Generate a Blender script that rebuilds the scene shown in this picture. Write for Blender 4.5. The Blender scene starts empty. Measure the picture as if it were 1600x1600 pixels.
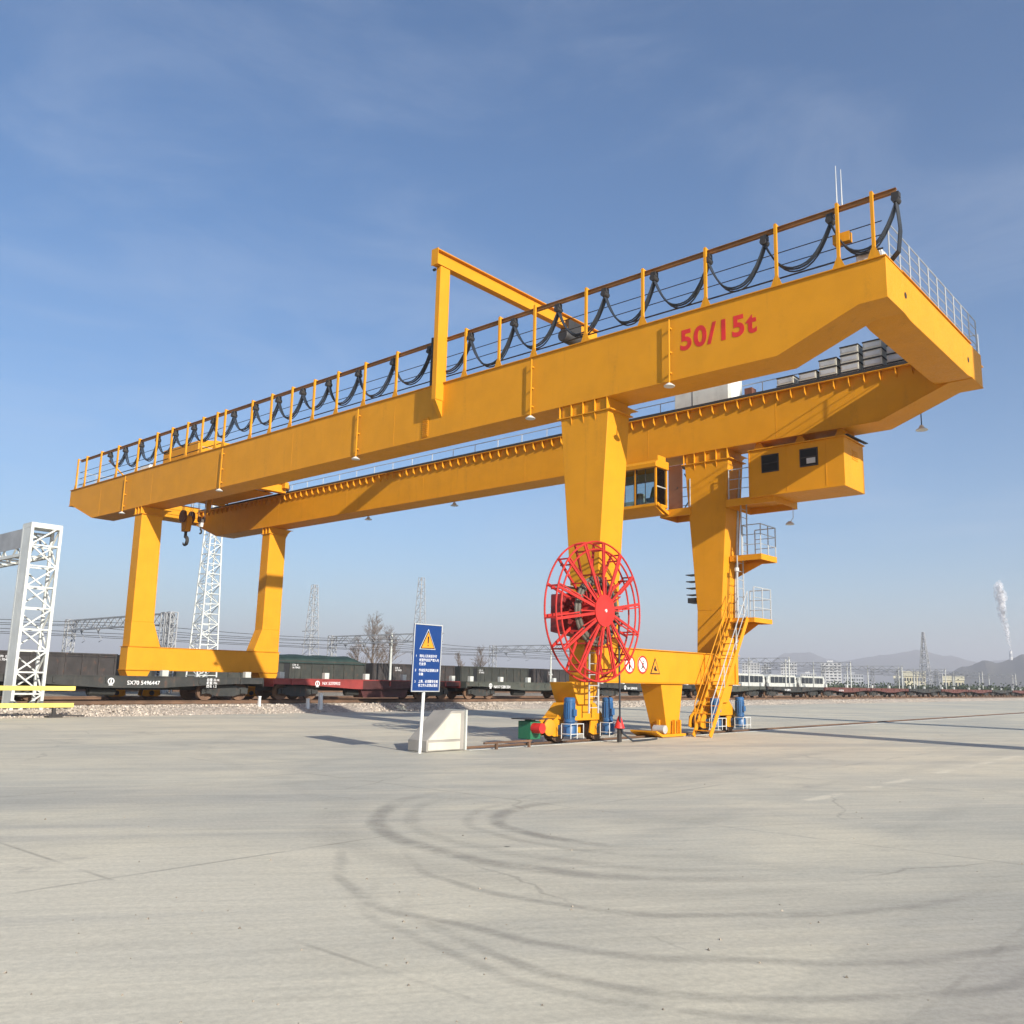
import bpy, bmesh, math, random
from mathutils import Vector, Matrix
random.seed(7)
rad = math.radians
SC = bpy.context.scene
COL = SC.collection

# ------------------------------------------------------------------ camera
CAM = Vector((15.476, -20.321, 1.6))
YAW, PITCH, ROLL = 0.69374, 0.17468, 0.01610
FOC, PX, PY = 1390.69, 868.65, 821.98          # in pixels of the 1600 px photograph
def cam_axes():
    f = Vector((-math.sin(YAW), math.cos(YAW), 0)); r = Vector((math.cos(YAW), math.sin(YAW), 0)); u = Vector((0, 0, 1))
    f2 = f*math.cos(PITCH)+u*math.sin(PITCH); u2 = u*math.cos(PITCH)-f*math.sin(PITCH)
    return r*math.cos(ROLL)+u2*math.sin(ROLL), u2*math.cos(ROLL)-r*math.sin(ROLL), f2
AR, AU, AF = cam_axes()
cd = bpy.data.cameras.new('camera'); cam = bpy.data.objects.new('camera', cd); COL.objects.link(cam)
cam.matrix_world = Matrix(((AR.x, AU.x, -AF.x, CAM.x), (AR.y, AU.y, -AF.y, CAM.y), (AR.z, AU.z, -AF.z, CAM.z), (0, 0, 0, 1)))
cd.sensor_width = 36; cd.sensor_fit = 'HORIZONTAL'; cd.lens = FOC/1600*36
cd.shift_x = (800-PX)/1600; cd.shift_y = (PY-800)/1600
cd.clip_start = 0.1; cd.clip_end = 20000
SC.camera = cam
SC.render.resolution_x = SC.render.resolution_y = 1024
def ray(px, py): return AF+AR*((px-PX)/FOC)-AU*((py-PY)/FOC)
def at_dist(px, py, D):
    d = ray(px, py); h = math.hypot(d.x, d.y); return CAM+d*(D/h)
def at_z(px, py, z):
    d = ray(px, py); return CAM+d*((z-CAM.z)/d.z)

# ------------------------------------------------------------------ sky, sun, exposure
SUN_EL, SUN_AZ = 23.0, 15.5                     # azimuth measured from +X towards -Y
sun_dir = Vector((math.cos(rad(SUN_EL))*math.cos(rad(SUN_AZ)), -math.cos(rad(SUN_EL))*math.sin(rad(SUN_AZ)), math.sin(rad(SUN_EL))))
W = bpy.data.worlds.new('World'); SC.world = W; W.use_nodes = True
wn = W.node_tree.nodes; wl = W.node_tree.links; wn.clear()
sky = wn.new('ShaderNodeTexSky'); sky.sky_type = 'NISHITA'; sky.sun_disc = False
sky.sun_elevation = rad(SUN_EL); sky.sun_rotation = math.atan2(sun_dir.x, sun_dir.y)
sky.air_density = 1.0; sky.dust_density = 1.0; sky.ozone_density = 4.0; sky.altitude = 100
bg = wn.new('ShaderNodeBackground'); bg.inputs['Strength'].default_value = 0.095
wo = wn.new('ShaderNodeOutputWorld'); hs = wn.new('ShaderNodeHueSaturation'); hs.inputs['Saturation'].default_value = 1.16; hs.inputs['Value'].default_value = .95; wl.new(sky.outputs[0], hs.inputs['Color'])
tc = wn.new('ShaderNodeTexCoord'); mp = wn.new('ShaderNodeMapping'); mp.inputs['Scale'].default_value = (1.2, 2.2, 6.0); mp.inputs['Rotation'].default_value = (.25, .1, .7); wl.new(tc.outputs['Generated'], mp.inputs[0])
cn = wn.new('ShaderNodeTexNoise'); cn.inputs['Scale'].default_value = 1.6; cn.inputs['Detail'].default_value = 6; cn.inputs['Roughness'].default_value = .6; cn.inputs['Distortion'].default_value = .7; wl.new(mp.outputs[0], cn.inputs['Vector'])
cr = wn.new('ShaderNodeMapRange'); cr.interpolation_type = 'SMOOTHSTEP'; cr.inputs[1].default_value = .42; cr.inputs[2].default_value = .78; cr.inputs[4].default_value = .15; wl.new(cn.outputs['Fac'], cr.inputs[0])
cm = wn.new('ShaderNodeMix'); cm.data_type = 'RGBA'; wl.new(cr.outputs[0], cm.inputs['Factor']); wl.new(hs.outputs[0], cm.inputs[6]); cm.inputs[7].default_value = (4.6, 5.0, 5.8, 1)
wl.new(cm.outputs[2], bg.inputs[0]); wl.new(bg.outputs[0], wo.inputs[0])
sl = bpy.data.lights.new('sun', 'SUN'); sl.energy = 5.0; sl.angle = rad(0.5); sl.color = (1.0, 0.93, 0.82)
so = bpy.data.objects.new('sun', sl); COL.objects.link(so); so.location = (40, -20, 40)
so.rotation_euler = (-sun_dir).to_track_quat('-Z', 'Y').to_euler()
vs = SC.view_settings; vs.view_transform = 'Standard'; vs.look = 'None'; vs.gamma = 1; vs.exposure = 0.78
try: vs.use_curve_mapping = False
except Exception: pass
SC.cycles.use_denoising = True; SC.cycles.use_adaptive_sampling = True; SC.cycles.adaptive_threshold = .02; SC.cycles.transparent_max_bounces = 24
SC.cycles.volume_bounces = 0; SC.cycles.max_bounces = 6

# ------------------------------------------------------------------ materials
class G:
    def __init__(s, name):
        s.m = bpy.data.materials.new(name); s.m.use_nodes = True; s.t = s.m.node_tree; s.n = s.t.nodes; s.n.clear()
        s.out = s.n.new('ShaderNodeOutputMaterial'); s.b = s.n.new('ShaderNodeBsdfPrincipled')
        s.t.links.new(s.b.outputs[0], s.out.inputs[0])
    def set(s, sock, v):
        if hasattr(v, 'is_linked') or hasattr(v, 'links'): s.t.links.new(v, sock)
        else:
            if isinstance(v, (tuple, list)) and len(v) == 3 and sock.type == 'RGBA': v = (*v, 1)
            sock.default_value = v
    def bsdf(s, **k):
        for a, v in k.items(): s.set(s.b.inputs[a.replace('_', ' ')], v)
    def coord(s, kind='Object'): return s.n.new('ShaderNodeTexCoord').outputs[kind]
    def mapping(s, v, scale=(1, 1, 1), loc=(0, 0, 0)):
        m = s.n.new('ShaderNodeMapping'); s.t.links.new(v, m.inputs[0]); m.inputs['Scale'].default_value = scale; m.inputs['Location'].default_value = loc
        return m.outputs[0]
    def noise(s, v, scale, detail=4, rough=.55, col=False, dist=0):
        n = s.n.new('ShaderNodeTexNoise'); s.t.links.new(v, n.inputs['Vector']); n.inputs['Scale'].default_value = scale
        n.inputs['Detail'].default_value = detail; n.inputs['Roughness'].default_value = rough; n.inputs['Distortion'].default_value = dist
        return n.outputs['Color' if col else 'Fac']
    def voro(s, v, scale, out='Distance', feat='F1'):
        n = s.n.new('ShaderNodeTexVoronoi'); n.feature = feat; s.t.links.new(v, n.inputs['Vector']); n.inputs['Scale'].default_value = scale
        return n.outputs[out]
    def math(s, op, a, b=0., c=0.):
        n = s.n.new('ShaderNodeMath'); n.operation = op
        for i, v in enumerate((a, b, c)): s.set(n.inputs[i], v)
        return n.outputs[0]
    def vmath(s, op, a, b=(0, 0, 0)):
        n = s.n.new('ShaderNodeVectorMath'); n.operation = op; s.set(n.inputs[0], a); s.set(n.inputs[1], b)
        return n.outputs['Value' if op in ('LENGTH', 'DISTANCE', 'DOT_PRODUCT') else 'Vector']
    def ramp(s, f, stops):
        n = s.n.new('ShaderNodeMapRange'); n.interpolation_type = 'SMOOTHSTEP'
        s.set(n.inputs[0], f); n.inputs[1].default_value = stops[0]; n.inputs[2].default_value = stops[1]
        n.inputs[3].default_value = stops[2] if len(stops) > 2 else 0; n.inputs[4].default_value = stops[3] if len(stops) > 2 else 1
        return n.outputs[0]
    def mix(s, f, a, b, mode='MIX'):
        n = s.n.new('ShaderNodeMix'); n.data_type = 'RGBA'; n.blend_type = mode
        s.set(n.inputs['Factor'], f); s.set(n.inputs[6], a); s.set(n.inputs[7], b)
        return n.outputs[2]
    def bump(s, h, strength=.3, dist=.02):
        n = s.n.new('ShaderNodeBump'); n.inputs['Strength'].default_value = strength; n.inputs['Distance'].default_value = dist
        s.set(n.inputs['Height'], h); s.t.links.new(n.outputs[0], s.b.inputs['Normal'])
    def sep(s, v):
        n = s.n.new('ShaderNodeSeparateXYZ'); s.t.links.new(v, n.inputs[0]); return n.outputs

def paint(name, col, rough=.45, var=.18, dirt=(.12, .09, .05), dirtamt=.25, metal=0, streak=True, spec=.5, rust=0):
    g = G(name); c = g.coord()
    n1 = g.noise(c, 1.3, 4); n2 = g.noise(c, 14, 3)
    base = g.mix(g.ramp(n1, (.3, .7)), tuple(x*(1-var) for x in col), tuple(min(1, x*(1+var*.35)) for x in col))
    if streak:
        st = g.noise(g.mapping(c, (2.2, 2.2, .22)), 1.6, 5, .6)
        f = g.math('MULTIPLY', g.ramp(st, (.52, .78)), g.ramp(n2, (.3, .7)))
        base = g.mix(g.math('MULTIPLY', f, dirtamt), base, dirt)
    if rust:
        rn = g.noise(g.mapping(c, (1, 1, .5)), 3.1, 6, .7)
        base = g.mix(g.math('MULTIPLY', g.ramp(rn, (.56, .7)), rust), base, (.16, .055, .02))
    g.bsdf(Base_Color=base, Roughness=g.ramp(n2, (.2, .8, rough-.08, rough+.12)), Metallic=metal)
    g.b.inputs['Specular IOR Level'].default_value = spec
    g.bump(g.noise(c, 3.5, 3), .08, .01)
    return g.m
M = {}
M['yellow'] = paint('yellow_paint', (.645, .275, .014), .50, .06, (.22, .11, .03), .30, spec=.18)
M['red'] = paint('red_paint', (.48, .030, .024), .45, .25, spec=.3)
M['darkred'] = paint('dark_red_paint', (.19, .014, .014), .5, .25)
M['brown_and_shade'] = paint('brown_and_shaded_yellow', (.16, .06, .03), .5, .2)  # plain brown parts, and the door's yellow paint with shade mixed in
M['steel'] = paint('galvanised_steel', (.52, .53, .52), .45, .2, metal=.3, streak=False)
M['railgrey'] = paint('grey_handrail_paint', (.40, .42, .43), .5, .15, streak=False)
M['dark'] = paint('dark_steel', (.035, .032, .03), .55, .3, dirt=(.10, .07, .05))
M['trackrail'] = paint('ochre_track_paint', (.30, .135, .035), .55, .3, dirt=(.10, .06, .04), dirtamt=.5)
M['rust'] = paint('rusty_rail', (.15, .085, .05), .6, .35, streak=False)
M['cable'] = paint('black_rubber_cable', (.030, .038, .050), .45, .2, streak=False)
M['coil'] = paint('grey_rubber_cable', (.11, .10, .08), .6, .3, streak=False)
M['blue'] = paint('blue_motor_paint', (.028, .105, .25), .4, .25, dirt=(.03, .03, .03), dirtamt=.5)
M['white'] = paint('white_paint', (.72, .72, .69), .5, .12, dirt=(.3, .27, .2), dirtamt=.5)
M['greypaint'] = paint('pale_grey_paint', (.50, .51, .47), .55, .15, dirt=(.22, .2, .16), dirtamt=.6)
M['creamsteel'] = paint('cream_steel', (.50, .485, .41), .55, .12, dirt=(.25, .22, .16), dirtamt=.6)
M['green'] = paint('green_paint', (.02, .16, .075), .45, .2)
M['signblue'] = paint('sign_blue', (.004, .036, .16), .35, .06, streak=False)
M['letter'] = paint('white_lettering', (.8, .8, .8), .5, .05, streak=False)
M['textred'] = paint('red_lettering', (.62, .025, .02), .5, .2, streak=False)
M['black'] = paint('black_print', (.012, .012, .012), .5, .1, streak=False)
M['orange'] = paint('sign_orange', (.75, .27, .015), .45, .08, streak=False)
M['paleyellow'] = paint('pale_yellow_paint', (.72, .58, .14), .5, .12, dirtamt=.4)
M['lattice'] = paint('white_lattice_paint', (.60, .62, .59), .5, .12, dirt=(.3, .28, .22), dirtamt=.4)
M['farlattice'] = paint('grey_lattice_steel', (.34, .35, .36), .6, .2, streak=False)
M['wagonblack'] = paint('wagon_black', (.032, .034, .032), .6, .35, dirt=(.14, .11, .08), dirtamt=.55, rust=.35)
M['wagongrey'] = paint('wagon_grey_green', (.060, .066, .054), .6, .3, dirt=(.16, .13, .09), dirtamt=.5, rust=.3)
M['wagonred'] = paint('wagon_red', (.26, .035, .03), .55, .25, dirt=(.12, .09, .07), dirtamt=.5)
M['wagonmaroon'] = paint('wagon_maroon', (.060, .014, .012), .6, .3, dirt=(.10, .07, .05), dirtamt=.5)
M['wagonbrown'] = paint('wagon_brown', (.115, .038, .030), .6, .3, dirt=(.12, .1, .07), dirtamt=.5)
M['gondola'] = paint('gondola_brown_black', (.034, .029, .027), .65, .35, dirt=(.13, .10, .08), dirtamt=.5, rust=.35)
M['gondolagreen'] = paint('gondola_olive', (.032, .035, .028), .65, .3, dirt=(.12, .10, .07), dirtamt=.5, rust=.3)
M['tarp'] = paint('green_tarpaulin', (.012, .034, .027), .7, .3, dirt=(.08, .08, .06))
M['wood'] = paint('concrete_sleeper', (.30, .28, .25), .8, .2, streak=False)
M['fabric'] = paint('dark_green_seat', (.03, .07, .035), .8, .2, streak=False)
M['lampwhite'] = paint('lamp_enamel', (.58, .59, .57), .4, .1, streak=False)
M['twig'] = paint('bare_branches', (.17, .13, .10), .9, .3, streak=False)
M['hedge'] = paint('hedge_leaves', (.035, .055, .022), .9, .4, streak=False)
M['cream'] = paint('cream_wall', (.66, .60, .40), .8, .1, dirtamt=.3)
M['bwhite'] = paint('white_wall', (.56, .56, .54), .8, .1, dirtamt=.3)
M['bgrey'] = paint('grey_wall', (.40, .42, .44), .8, .1, dirtamt=.3)
M['roofgrey'] = paint('grey_roof', (.25, .25, .25), .8, .2)
def glass(name, col, alpha_tr=.0, rough=.06):
    g = G(name); c = g.coord(); g.bsdf(Base_Color=col, Roughness=rough)
    g.b.inputs['Transmission Weight'].default_value = alpha_tr; g.b.inputs['IOR'].default_value = 1.3
    g.bump(g.noise(c, 1.2, 2), .02, .01); return g.m
M['glass'] = glass('dark_window_glass', (.02, .025, .03))
g = G('clear_cabin_glass'); g.n.remove(g.b)
tr = g.n.new('ShaderNodeBsdfTransparent'); tr.inputs[0].default_value = (.72, .80, .80, 1)
gl = g.n.new('ShaderNodeBsdfGlossy'); gl.inputs['Roughness'].default_value = .04
fr = g.n.new('ShaderNodeFresnel'); fr.inputs[0].default_value = 1.5
mx = g.n.new('ShaderNodeMixShader')
g.t.links.new(fr.outputs[0], mx.inputs[0]); g.t.links.new(tr.outputs[0], mx.inputs[1]); g.t.links.new(gl.outputs[0], mx.inputs[2]); g.t.links.new(mx.outputs[0], g.out.inputs[0])
M['clear'] = g.m

def concrete():
    g = G('worn_concrete'); c = g.coord()
    x, y, z = g.sep(c)
    big = g.noise(c, .055, 4, .55); mid = g.noise(c, .33, 5, .6); med = g.noise(c, 1.7, 5, .62); fine = g.noise(c, 22, 4, .7); grit = g.noise(c, 130, 2, .6)
    # broom and traffic streaks run with the driving direction
    st1 = g.noise(g.mapping(c, (1.0, .10, 1)), .9, 5, .65, dist=.6)
    rot = g.n.new('ShaderNodeVectorRotate'); rot.rotation_type = 'Z_AXIS'; rot.inputs['Angle'].default_value = rad(-52); g.t.links.new(c, rot.inputs[0])
    st2 = g.noise(g.mapping(rot.outputs[0], (.16, 1.3, 1)), .8, 6, .66, dist=.8)
    col = g.mix(g.ramp(big, (.36, .64)), (0.470, 0.428, 0.334), (0.356, 0.343, 0.293))
    col = g.mix(g.math('MULTIPLY', g.ramp(mid, (.40, .72)), .55), col, (0.544, 0.491, 0.372))
    col = g.mix(g.math('MULTIPLY', g.ramp(st1, (.50, .74)), .42), col, (0.272, 0.262, 0.225))
    col = g.mix(g.math('MULTIPLY', g.ramp(st2, (.47, .70)), .45), col, (0.538, 0.491, 0.385))
    col = g.mix(g.math('MULTIPLY', g.ramp(st2, (.46, .28)), .40), col, (0.265, 0.253, 0.214))
    col = g.mix(g.math('MULTIPLY', g.ramp(med, (.50, .80)), .35), col, (0.292, 0.276, 0.233))
    # darker worn area in the crossing lane
    wpos = g.vmath('DISTANCE', g.mapping(c, (.18, .10, 0)), (15.0*.18, -10.5*.10, 0))
    col = g.mix(g.math('MULTIPLY', g.ramp(g.math('ADD', wpos, g.math('MULTIPLY', mid, .5)), (.95, .25)), .35), col, (0.252, 0.239, 0.208))
    dpos = g.vmath('DISTANCE', g.mapping(c, (.16, .22, 0)), (8.6*.16, -17.5*.22, 0))
    col = g.mix(g.math('MULTIPLY', g.ramp(g.math('ADD', dpos, g.math('MULTIPLY', mid, .45)), (1.0, .30)), .55), col, (.505, .465, .375))
    wpos2 = g.vmath('DISTANCE', g.mapping(c, (.5, .42, 0)), (14.6*.5, -14.6*.42, 0))
    col = g.mix(g.math('MULTIPLY', g.ramp(g.math('ADD', wpos2, g.math('MULTIPLY', mid, .6)), (1.15, .45)), .5), col, (.255, .238, .225))
    bst = g.noise(g.mapping(rot.outputs[0], (.05, .9, 1)), .55, 5, .6, dist=.5)
    col = g.mix(g.math('MULTIPLY', g.ramp(bst, (.5, .68)), .5), col, (.27, .262, .24))
    # tyre marks left by turning lorries
    wob = g.vmath('SUBTRACT', g.noise(c, .35, 3, .5, True), (.5, .5, .5))
    n_ = g.n.new('ShaderNodeVectorMath'); n_.operation = 'SCALE'; g.t.links.new(wob, n_.inputs[0]); n_.inputs['Scale'].default_value = .8
    p = g.vmath('ADD', c, n_.outputs[0])
    tot = None
    for (cx, cy, r, w, a, gx, gy) in [(9.25, -10.4, 3.72, .20, .9, 8.2, -14.6), (9.25, -10.4, 3.30, .16, .45, 8.6, -14), (9.25, -10.4, 4.3, .4, .3, 8.6, -15), (9.34, -11.0, 1.84, .17, 1.0, 8.2, -12.6), (9.34, -11.0, 2.2, .12, .5, 8.6, -13),
                                 (10.8, -12.45, 3.45, .10, .7, 11.5, -16), (10.5, -12.3, 2.69, .10, .7, 11.6, -15), (11.8, -13.8, 2.39, .09, .7, 13, -16), (11.8, -13.4, 3.0, .08, .5, 13, -16),
                                 (8.0, -4.0, 9.2, .22, .16, 6, -12), (4.0, 4.0, 15.5, .25, .14, 3, -11), (-12.0, 12.0, 3.0, .2, .4, -12, 9)]:
        d = g.vmath('DISTANCE', p, (cx, cy, 0))
        k = g.ramp(g.math('ABSOLUTE', g.math('SUBTRACT', d, r)), (w, w*.15))
        msk = g.ramp(g.vmath('DISTANCE', c, (gx, gy, 0)), (r*1.5, r*.5))
        k = g.math('MULTIPLY', g.math('MULTIPLY', k, msk), a)
        tot = k if tot is None else g.math('MAXIMUM', tot, k)
    brk = g.ramp(g.noise(c, 1.6, 5, .7), (.22, .60))
    tot = g.math('MULTIPLY', tot, brk)
    col = g.mix(g.math('MULTIPLY', tot, .62), col, (0.143, 0.134, 0.119))
    # slab joints, filled and faint
    def joint(ax, per, off, w):
        m = g.math('ABSOLUTE', g.math('SUBTRACT', g.math('FRACT', g.math('ADD', g.math('DIVIDE', ax, per), off)), .5))
        return g.ramp(m, (w/per, w*.25/per))
    jn = g.math('MAXIMUM', joint(x, 5.9, .155, .035), joint(y, 6.0, .3, .03))
    jn = g.math('MULTIPLY', jn, g.ramp(g.noise(c, .8, 3), (.40, .62)))
    col = g.mix(g.math('MULTIPLY', jn, .55), col, (0.204, 0.188, 0.158))
    # pale repair strips beside the joints
    rp = g.math('MULTIPLY', g.math('MULTIPLY', g.ramp(g.math('ABSOLUTE', g.math('SUBTRACT', g.math('ADD', x, g.math('MULTIPLY', med, .25)), 9.96)), (.16, .03)), g.ramp(g.noise(c, .9, 5, .75), (.45, .6))), g.ramp(y, (-9.5, -7.5)))
    col = g.mix(g.math('MULTIPLY', rp, .7), col, (0.571, 0.524, 0.417))
    # small dark spots and crumbs
    sp = g.math('MULTIPLY', g.ramp(g.voro(c, 1.1), (.045, .02)), g.ramp(g.noise(c, .4, 2), (.5, .6)))
    col = g.mix(g.math('MULTIPLY', sp, .8), col, (.06, .055, .05))
    # old oil drips and a few hairline cracks
    oil = g.math('MULTIPLY', g.ramp(g.noise(c, .62, 4, .6), (.63, .74)), g.ramp(g.noise(c, 2.6, 4, .7), (.35, .65)))
    col = g.mix(g.math('MULTIPLY', oil, .45), col, (.17, .16, .15))
    cw = g.vmath('ADD', c, g.mix(.5, (0, 0, 0), g.noise(c, 1.1, 4, .6, True)))
    crk = g.math('MULTIPLY', g.ramp(g.voro(cw, .22, 'Distance', 'DISTANCE_TO_EDGE'), (.006, .0015)), g.ramp(g.noise(c, .25, 2), (.52, .60)))
    col = g.mix(g.math('MULTIPLY', crk, .3), col, (.12, .11, .10))
    fst = g.noise(g.mapping(rot.outputs[0], (.5, 7.0, 1)), 1.4, 5, .7, dist=.4)
    col = g.mix(.20, col, g.mix(g.ramp(fst, (.25, .75)), (.30, .30, .30), (.70, .70, .70)), 'OVERLAY')
    col = g.mix(.26, col, g.mix(g.ramp(fine, (.25, .75)), (.30, .30, .30), (.70, .70, .70)), 'OVERLAY')
    col = g.mix(.28, col, g.mix(grit, (.15, .15, .15), (.85, .85, .85)), 'OVERLAY')
    col = g.mix(1.0, col, (1.20, 1.20, 1.18), 'MULTIPLY')
    g.bsdf(Base_Color=col, Roughness=g.ramp(med, (.2, .8, .78, .95)))
    g.b.inputs['Specular IOR Level'].default_value = .25
    g.bump(g.math('ADD', g.math('MULTIPLY', fine, .5), g.math('ADD', grit, g.math('MULTIPLY', med, 1.2))), .07, .012)
    return g.m
M['concrete'] = concrete()
def earth(name, a, b, scale):
    g = G(name); c = g.coord(); n = g.noise(c, scale, 6, .6); v = g.voro(c, 14, 'Color')
    col = g.mix(g.ramp(n, (.3, .7)), a, b); bw = g.n.new('ShaderNodeRGBToBW'); g.t.links.new(v, bw.inputs[0]); col = g.mix(.55, col, bw.outputs[0], 'OVERLAY')
    g.bsdf(Base_Color=col, Roughness=.95); g.b.inputs['Specular IOR Level'].default_value = .1
    g.bump(g.math('ADD', g.voro(c, 14), g.noise(c, 30, 3)), .7, .05); return g.m
M['ballast'] = earth('ballast_stone', (.52, .45, .37), (.40, .345, .285), 2.0)
M['yard'] = earth('yard_earth', (.34, .29, .225), (.25, .22, .175), .3)
M['stone'] = earth('ballast_pebble', (.56, .49, .41), (.36, .31, .26), 6.0)
def hillmat(name, a, b):
    g = G(name); c = g.coord(); n = g.noise(c, .012, 7, .65); g.bsdf(Base_Color=g.mix(g.ramp(n, (.35, .65)), a, b), Roughness=.95)
    g.b.inputs['Specular IOR Level'].default_value = .05; return g.m
M['hill'] = hillmat('dry_hillside', (.075, .065, .045), (.05, .048, .036))

# ------------------------------------------------------------------ mesh builder (world coordinates in, one mesh object out)
class MB:
    def __init__(s): s.v = []; s.f = []
    def add(s, vs, fs):
        o = len(s.v); s.v += [tuple(v) for v in vs]; s.f += [tuple(i+o for i in f) for f in fs]; return s
    def box(s, x0, x1, y0, y1, z0, z1):
        return s.hexa([(x0, y0, z0), (x1, y0, z0), (x1, y1, z0), (x0, y1, z0), (x0, y0, z1), (x1, y0, z1), (x1, y1, z1), (x0, y1, z1)])
    def hexa(s, v): return s.add(v, [(0, 3, 2, 1), (4, 5, 6, 7), (0, 1, 5, 4), (1, 2, 6, 5), (2, 3, 7, 6), (3, 0, 4, 7)])
    def taper(s, lo, hi, z0, z1):      # lo/hi = (x0,x1,y0,y1)
        a, b = lo, hi
        return s.hexa([(a[0], a[2], z0), (a[1], a[2], z0), (a[1], a[3], z0), (a[0], a[3], z0), (b[0], b[2], z1), (b[1], b[2], z1), (b[1], b[3], z1), (b[0], b[3], z1)])
    def prism(s, prof, axis, a, b):     # profile polygon extruded along axis
        def P(q, t):
            return {'x': (t, q[0], q[1]), 'y': (q[0], t, q[1]), 'z': (q[0], q[1], t)}[axis]
        n = len(prof); vs = [P(q, a) for q in prof]+[P(q, b) for q in prof]
        fs = [tuple(range(n)), tuple(range(2*n-1, n-1, -1))]+[(i, i+n, (i+1) % n+n, (i+1) % n) for i in range(n)]
        return s.add(vs, fs)
    def bar(s, p, q, w, h=None, up=(0, 0, 1)):
        p, q = Vector(p), Vector(q); h = h or w; d = (q-p).normalized(); u = Vector(up)
        if abs(d.dot(u)) > .98: u = Vector((1, 0, 0))
        r = d.cross(u).normalized(); u = r.cross(d).normalized(); r *= w/2; u *= h/2
        return s.hexa([p-r-u, p+r-u, q+r-u, q-r-u, p-r+u, p+r+u, q+r+u, q-r+u])
    def tube(s, pts, r, n=8, cap=True):
        pts = [Vector(p) for p in pts]; rs = r if isinstance(r, (list, tuple)) else [r]*len(pts)
        vs = []; fs = []; prev = None
        for i, p in enumerate(pts):
            d = (pts[min(i+1, len(pts)-1)]-pts[max(i-1, 0)]).normalized()
            if prev is None:
                u = Vector((0, 0, 1)) if abs(d.z) < .95 else Vector((1, 0, 0)); a = d.cross(u).normalized()
            else: a = (prev-d*prev.dot(d)).normalized()
            prev = a; b = d.cross(a)
            for k in range(n):
                t = 2*math.pi*k/n; vs.append(p+(a*math.cos(t)+b*math.sin(t))*rs[i])
        for i in range(len(pts)-1):
            for k in range(n):
                k2 = (k+1) % n; fs.append((i*n+k, i*n+k2, (i+1)*n+k2, (i+1)*n+k))
        if cap: fs += [tuple(range(n-1, -1, -1)), tuple(range((len(pts)-1)*n, len(pts)*n))]
        return s.add(vs, fs)
    def ring(s, c, axis, R, r, n=40, m=8, flat=None):
        c = Vector(c); ax = {'x': (Vector((0, 1, 0)), Vector((0, 0, 1)), Vector((1, 0, 0))), 'y': (Vector((1, 0, 0)), Vector((0, 0, 1)), Vector((0, 1, 0))), 'z': (Vector((1, 0, 0)), Vector((0, 1, 0)), Vector((0, 0, 1)))}[axis]
        vs = []; fs = []; rz = flat or r
        for i in range(n):
            t = 2*math.pi*i/n; d = ax[0]*math.cos(t)+ax[1]*math.sin(t)
            for k in range(m):
                q = 2*math.pi*k/m; vs.append(c+d*(R+r*math.cos(q))+ax[2]*(rz*math.sin(q)))
        for i in range(n):
            for k in range(m):
                i2 = (i+1) % n; k2 = (k+1) % m; fs.append((i*m+k, i2*m+k, i2*m+k2, i*m+k2))
        return s.add(vs, fs)
    def lathe(s, c, axis, prof, n=16):  # prof: (radius, offset along axis)
        c = Vector(c); ax = {'x': (Vector((0, 1, 0)), Vector((0, 0, 1)), Vector((1, 0, 0))), 'y': (Vector((0, 0, 1)), Vector((1, 0, 0)), Vector((0, 1, 0))), 'z': (Vector((1, 0, 0)), Vector((0, 1, 0)), Vector((0, 0, 1)))}[axis]
        vs = []; fs = []
        for (R, o) in prof:
            for i in range(n):
                t = 2*math.pi*i/n; vs.append(c+(ax[0]*math.cos(t)+ax[1]*math.sin(t))*R+ax[2]*o)
        for j in range(len(prof)-1):
            for i in range(n): fs.append((j*n+i, j*n+(i+1) % n, (j+1)*n+(i+1) % n, (j+1)*n+i))
        fs += [tuple(range(n-1, -1, -1)), tuple(range((len(prof)-1)*n, len(prof)*n))]
        return s.add(vs, fs)
    def cyl(s, c, axis, R, a, b, n=16): return s.lathe(c, axis, [(R, a), (R, b)], n)
    def build(s, name, mat, parent=None, bevel=0, smooth=True):
        W0 = world_of(parent)
        me = bpy.data.meshes.new(name); me.from_pydata([(v[0]-W0[0], v[1]-W0[1], v[2]-W0[2]) for v in s.v], [], s.f)
        bm = bmesh.new(); bm.from_mesh(me); bmesh.ops.recalc_face_normals(bm, faces=bm.faces); bm.to_mesh(me); bm.free()
        me.materials.append(M[mat] if isinstance(mat, str) else mat)
        if smooth:
            me.polygons.foreach_set('use_smooth', [True]*len(me.polygons)); me.set_sharp_from_angle(angle=rad(32))
        o = bpy.data.objects.new(name, me); COL.objects.link(o)
        if parent: o.parent = parent
        if bevel:
            b = o.modifiers.new('bevel', 'BEVEL'); b.width = bevel; b.segments = 2; b.limit_method = 'ANGLE'; b.angle_limit = rad(40)
        return o
def world_of(o):
    v = Vector((0, 0, 0))
    while o: v += o.location; o = o.parent
    return v
def thing(name, label, cat, loc, group=None):
    o = bpy.data.objects.new(name, None); COL.objects.link(o); o.location = loc; o.empty_display_size = .3
    return tag(o, label, cat, group)
def tag(o, label, cat=None, group=None, kind=None):
    o['label'] = label
    if cat: o['category'] = cat
    if group: o['group'] = group
    if kind: o['kind'] = kind
    return o
def struct(o, label=None):
    o['kind'] = 'structure'
    if label: o['label'] = label
    return o
def copy_tree(o, parent=None, loc=None):
    c = o.copy(); COL.objects.link(c); c.parent = parent
    if loc is not None: c.location = loc
    for ch in list(o.children): copy_tree(ch, c)
    return c
def dup(o, dx=0, dy=0, dz=0):           # a copy of one part beside it, sharing its mesh
    c = o.copy(); COL.objects.link(c); c.parent = o.parent; c.location = o.location+Vector((dx, dy, dz)); return c
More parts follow.
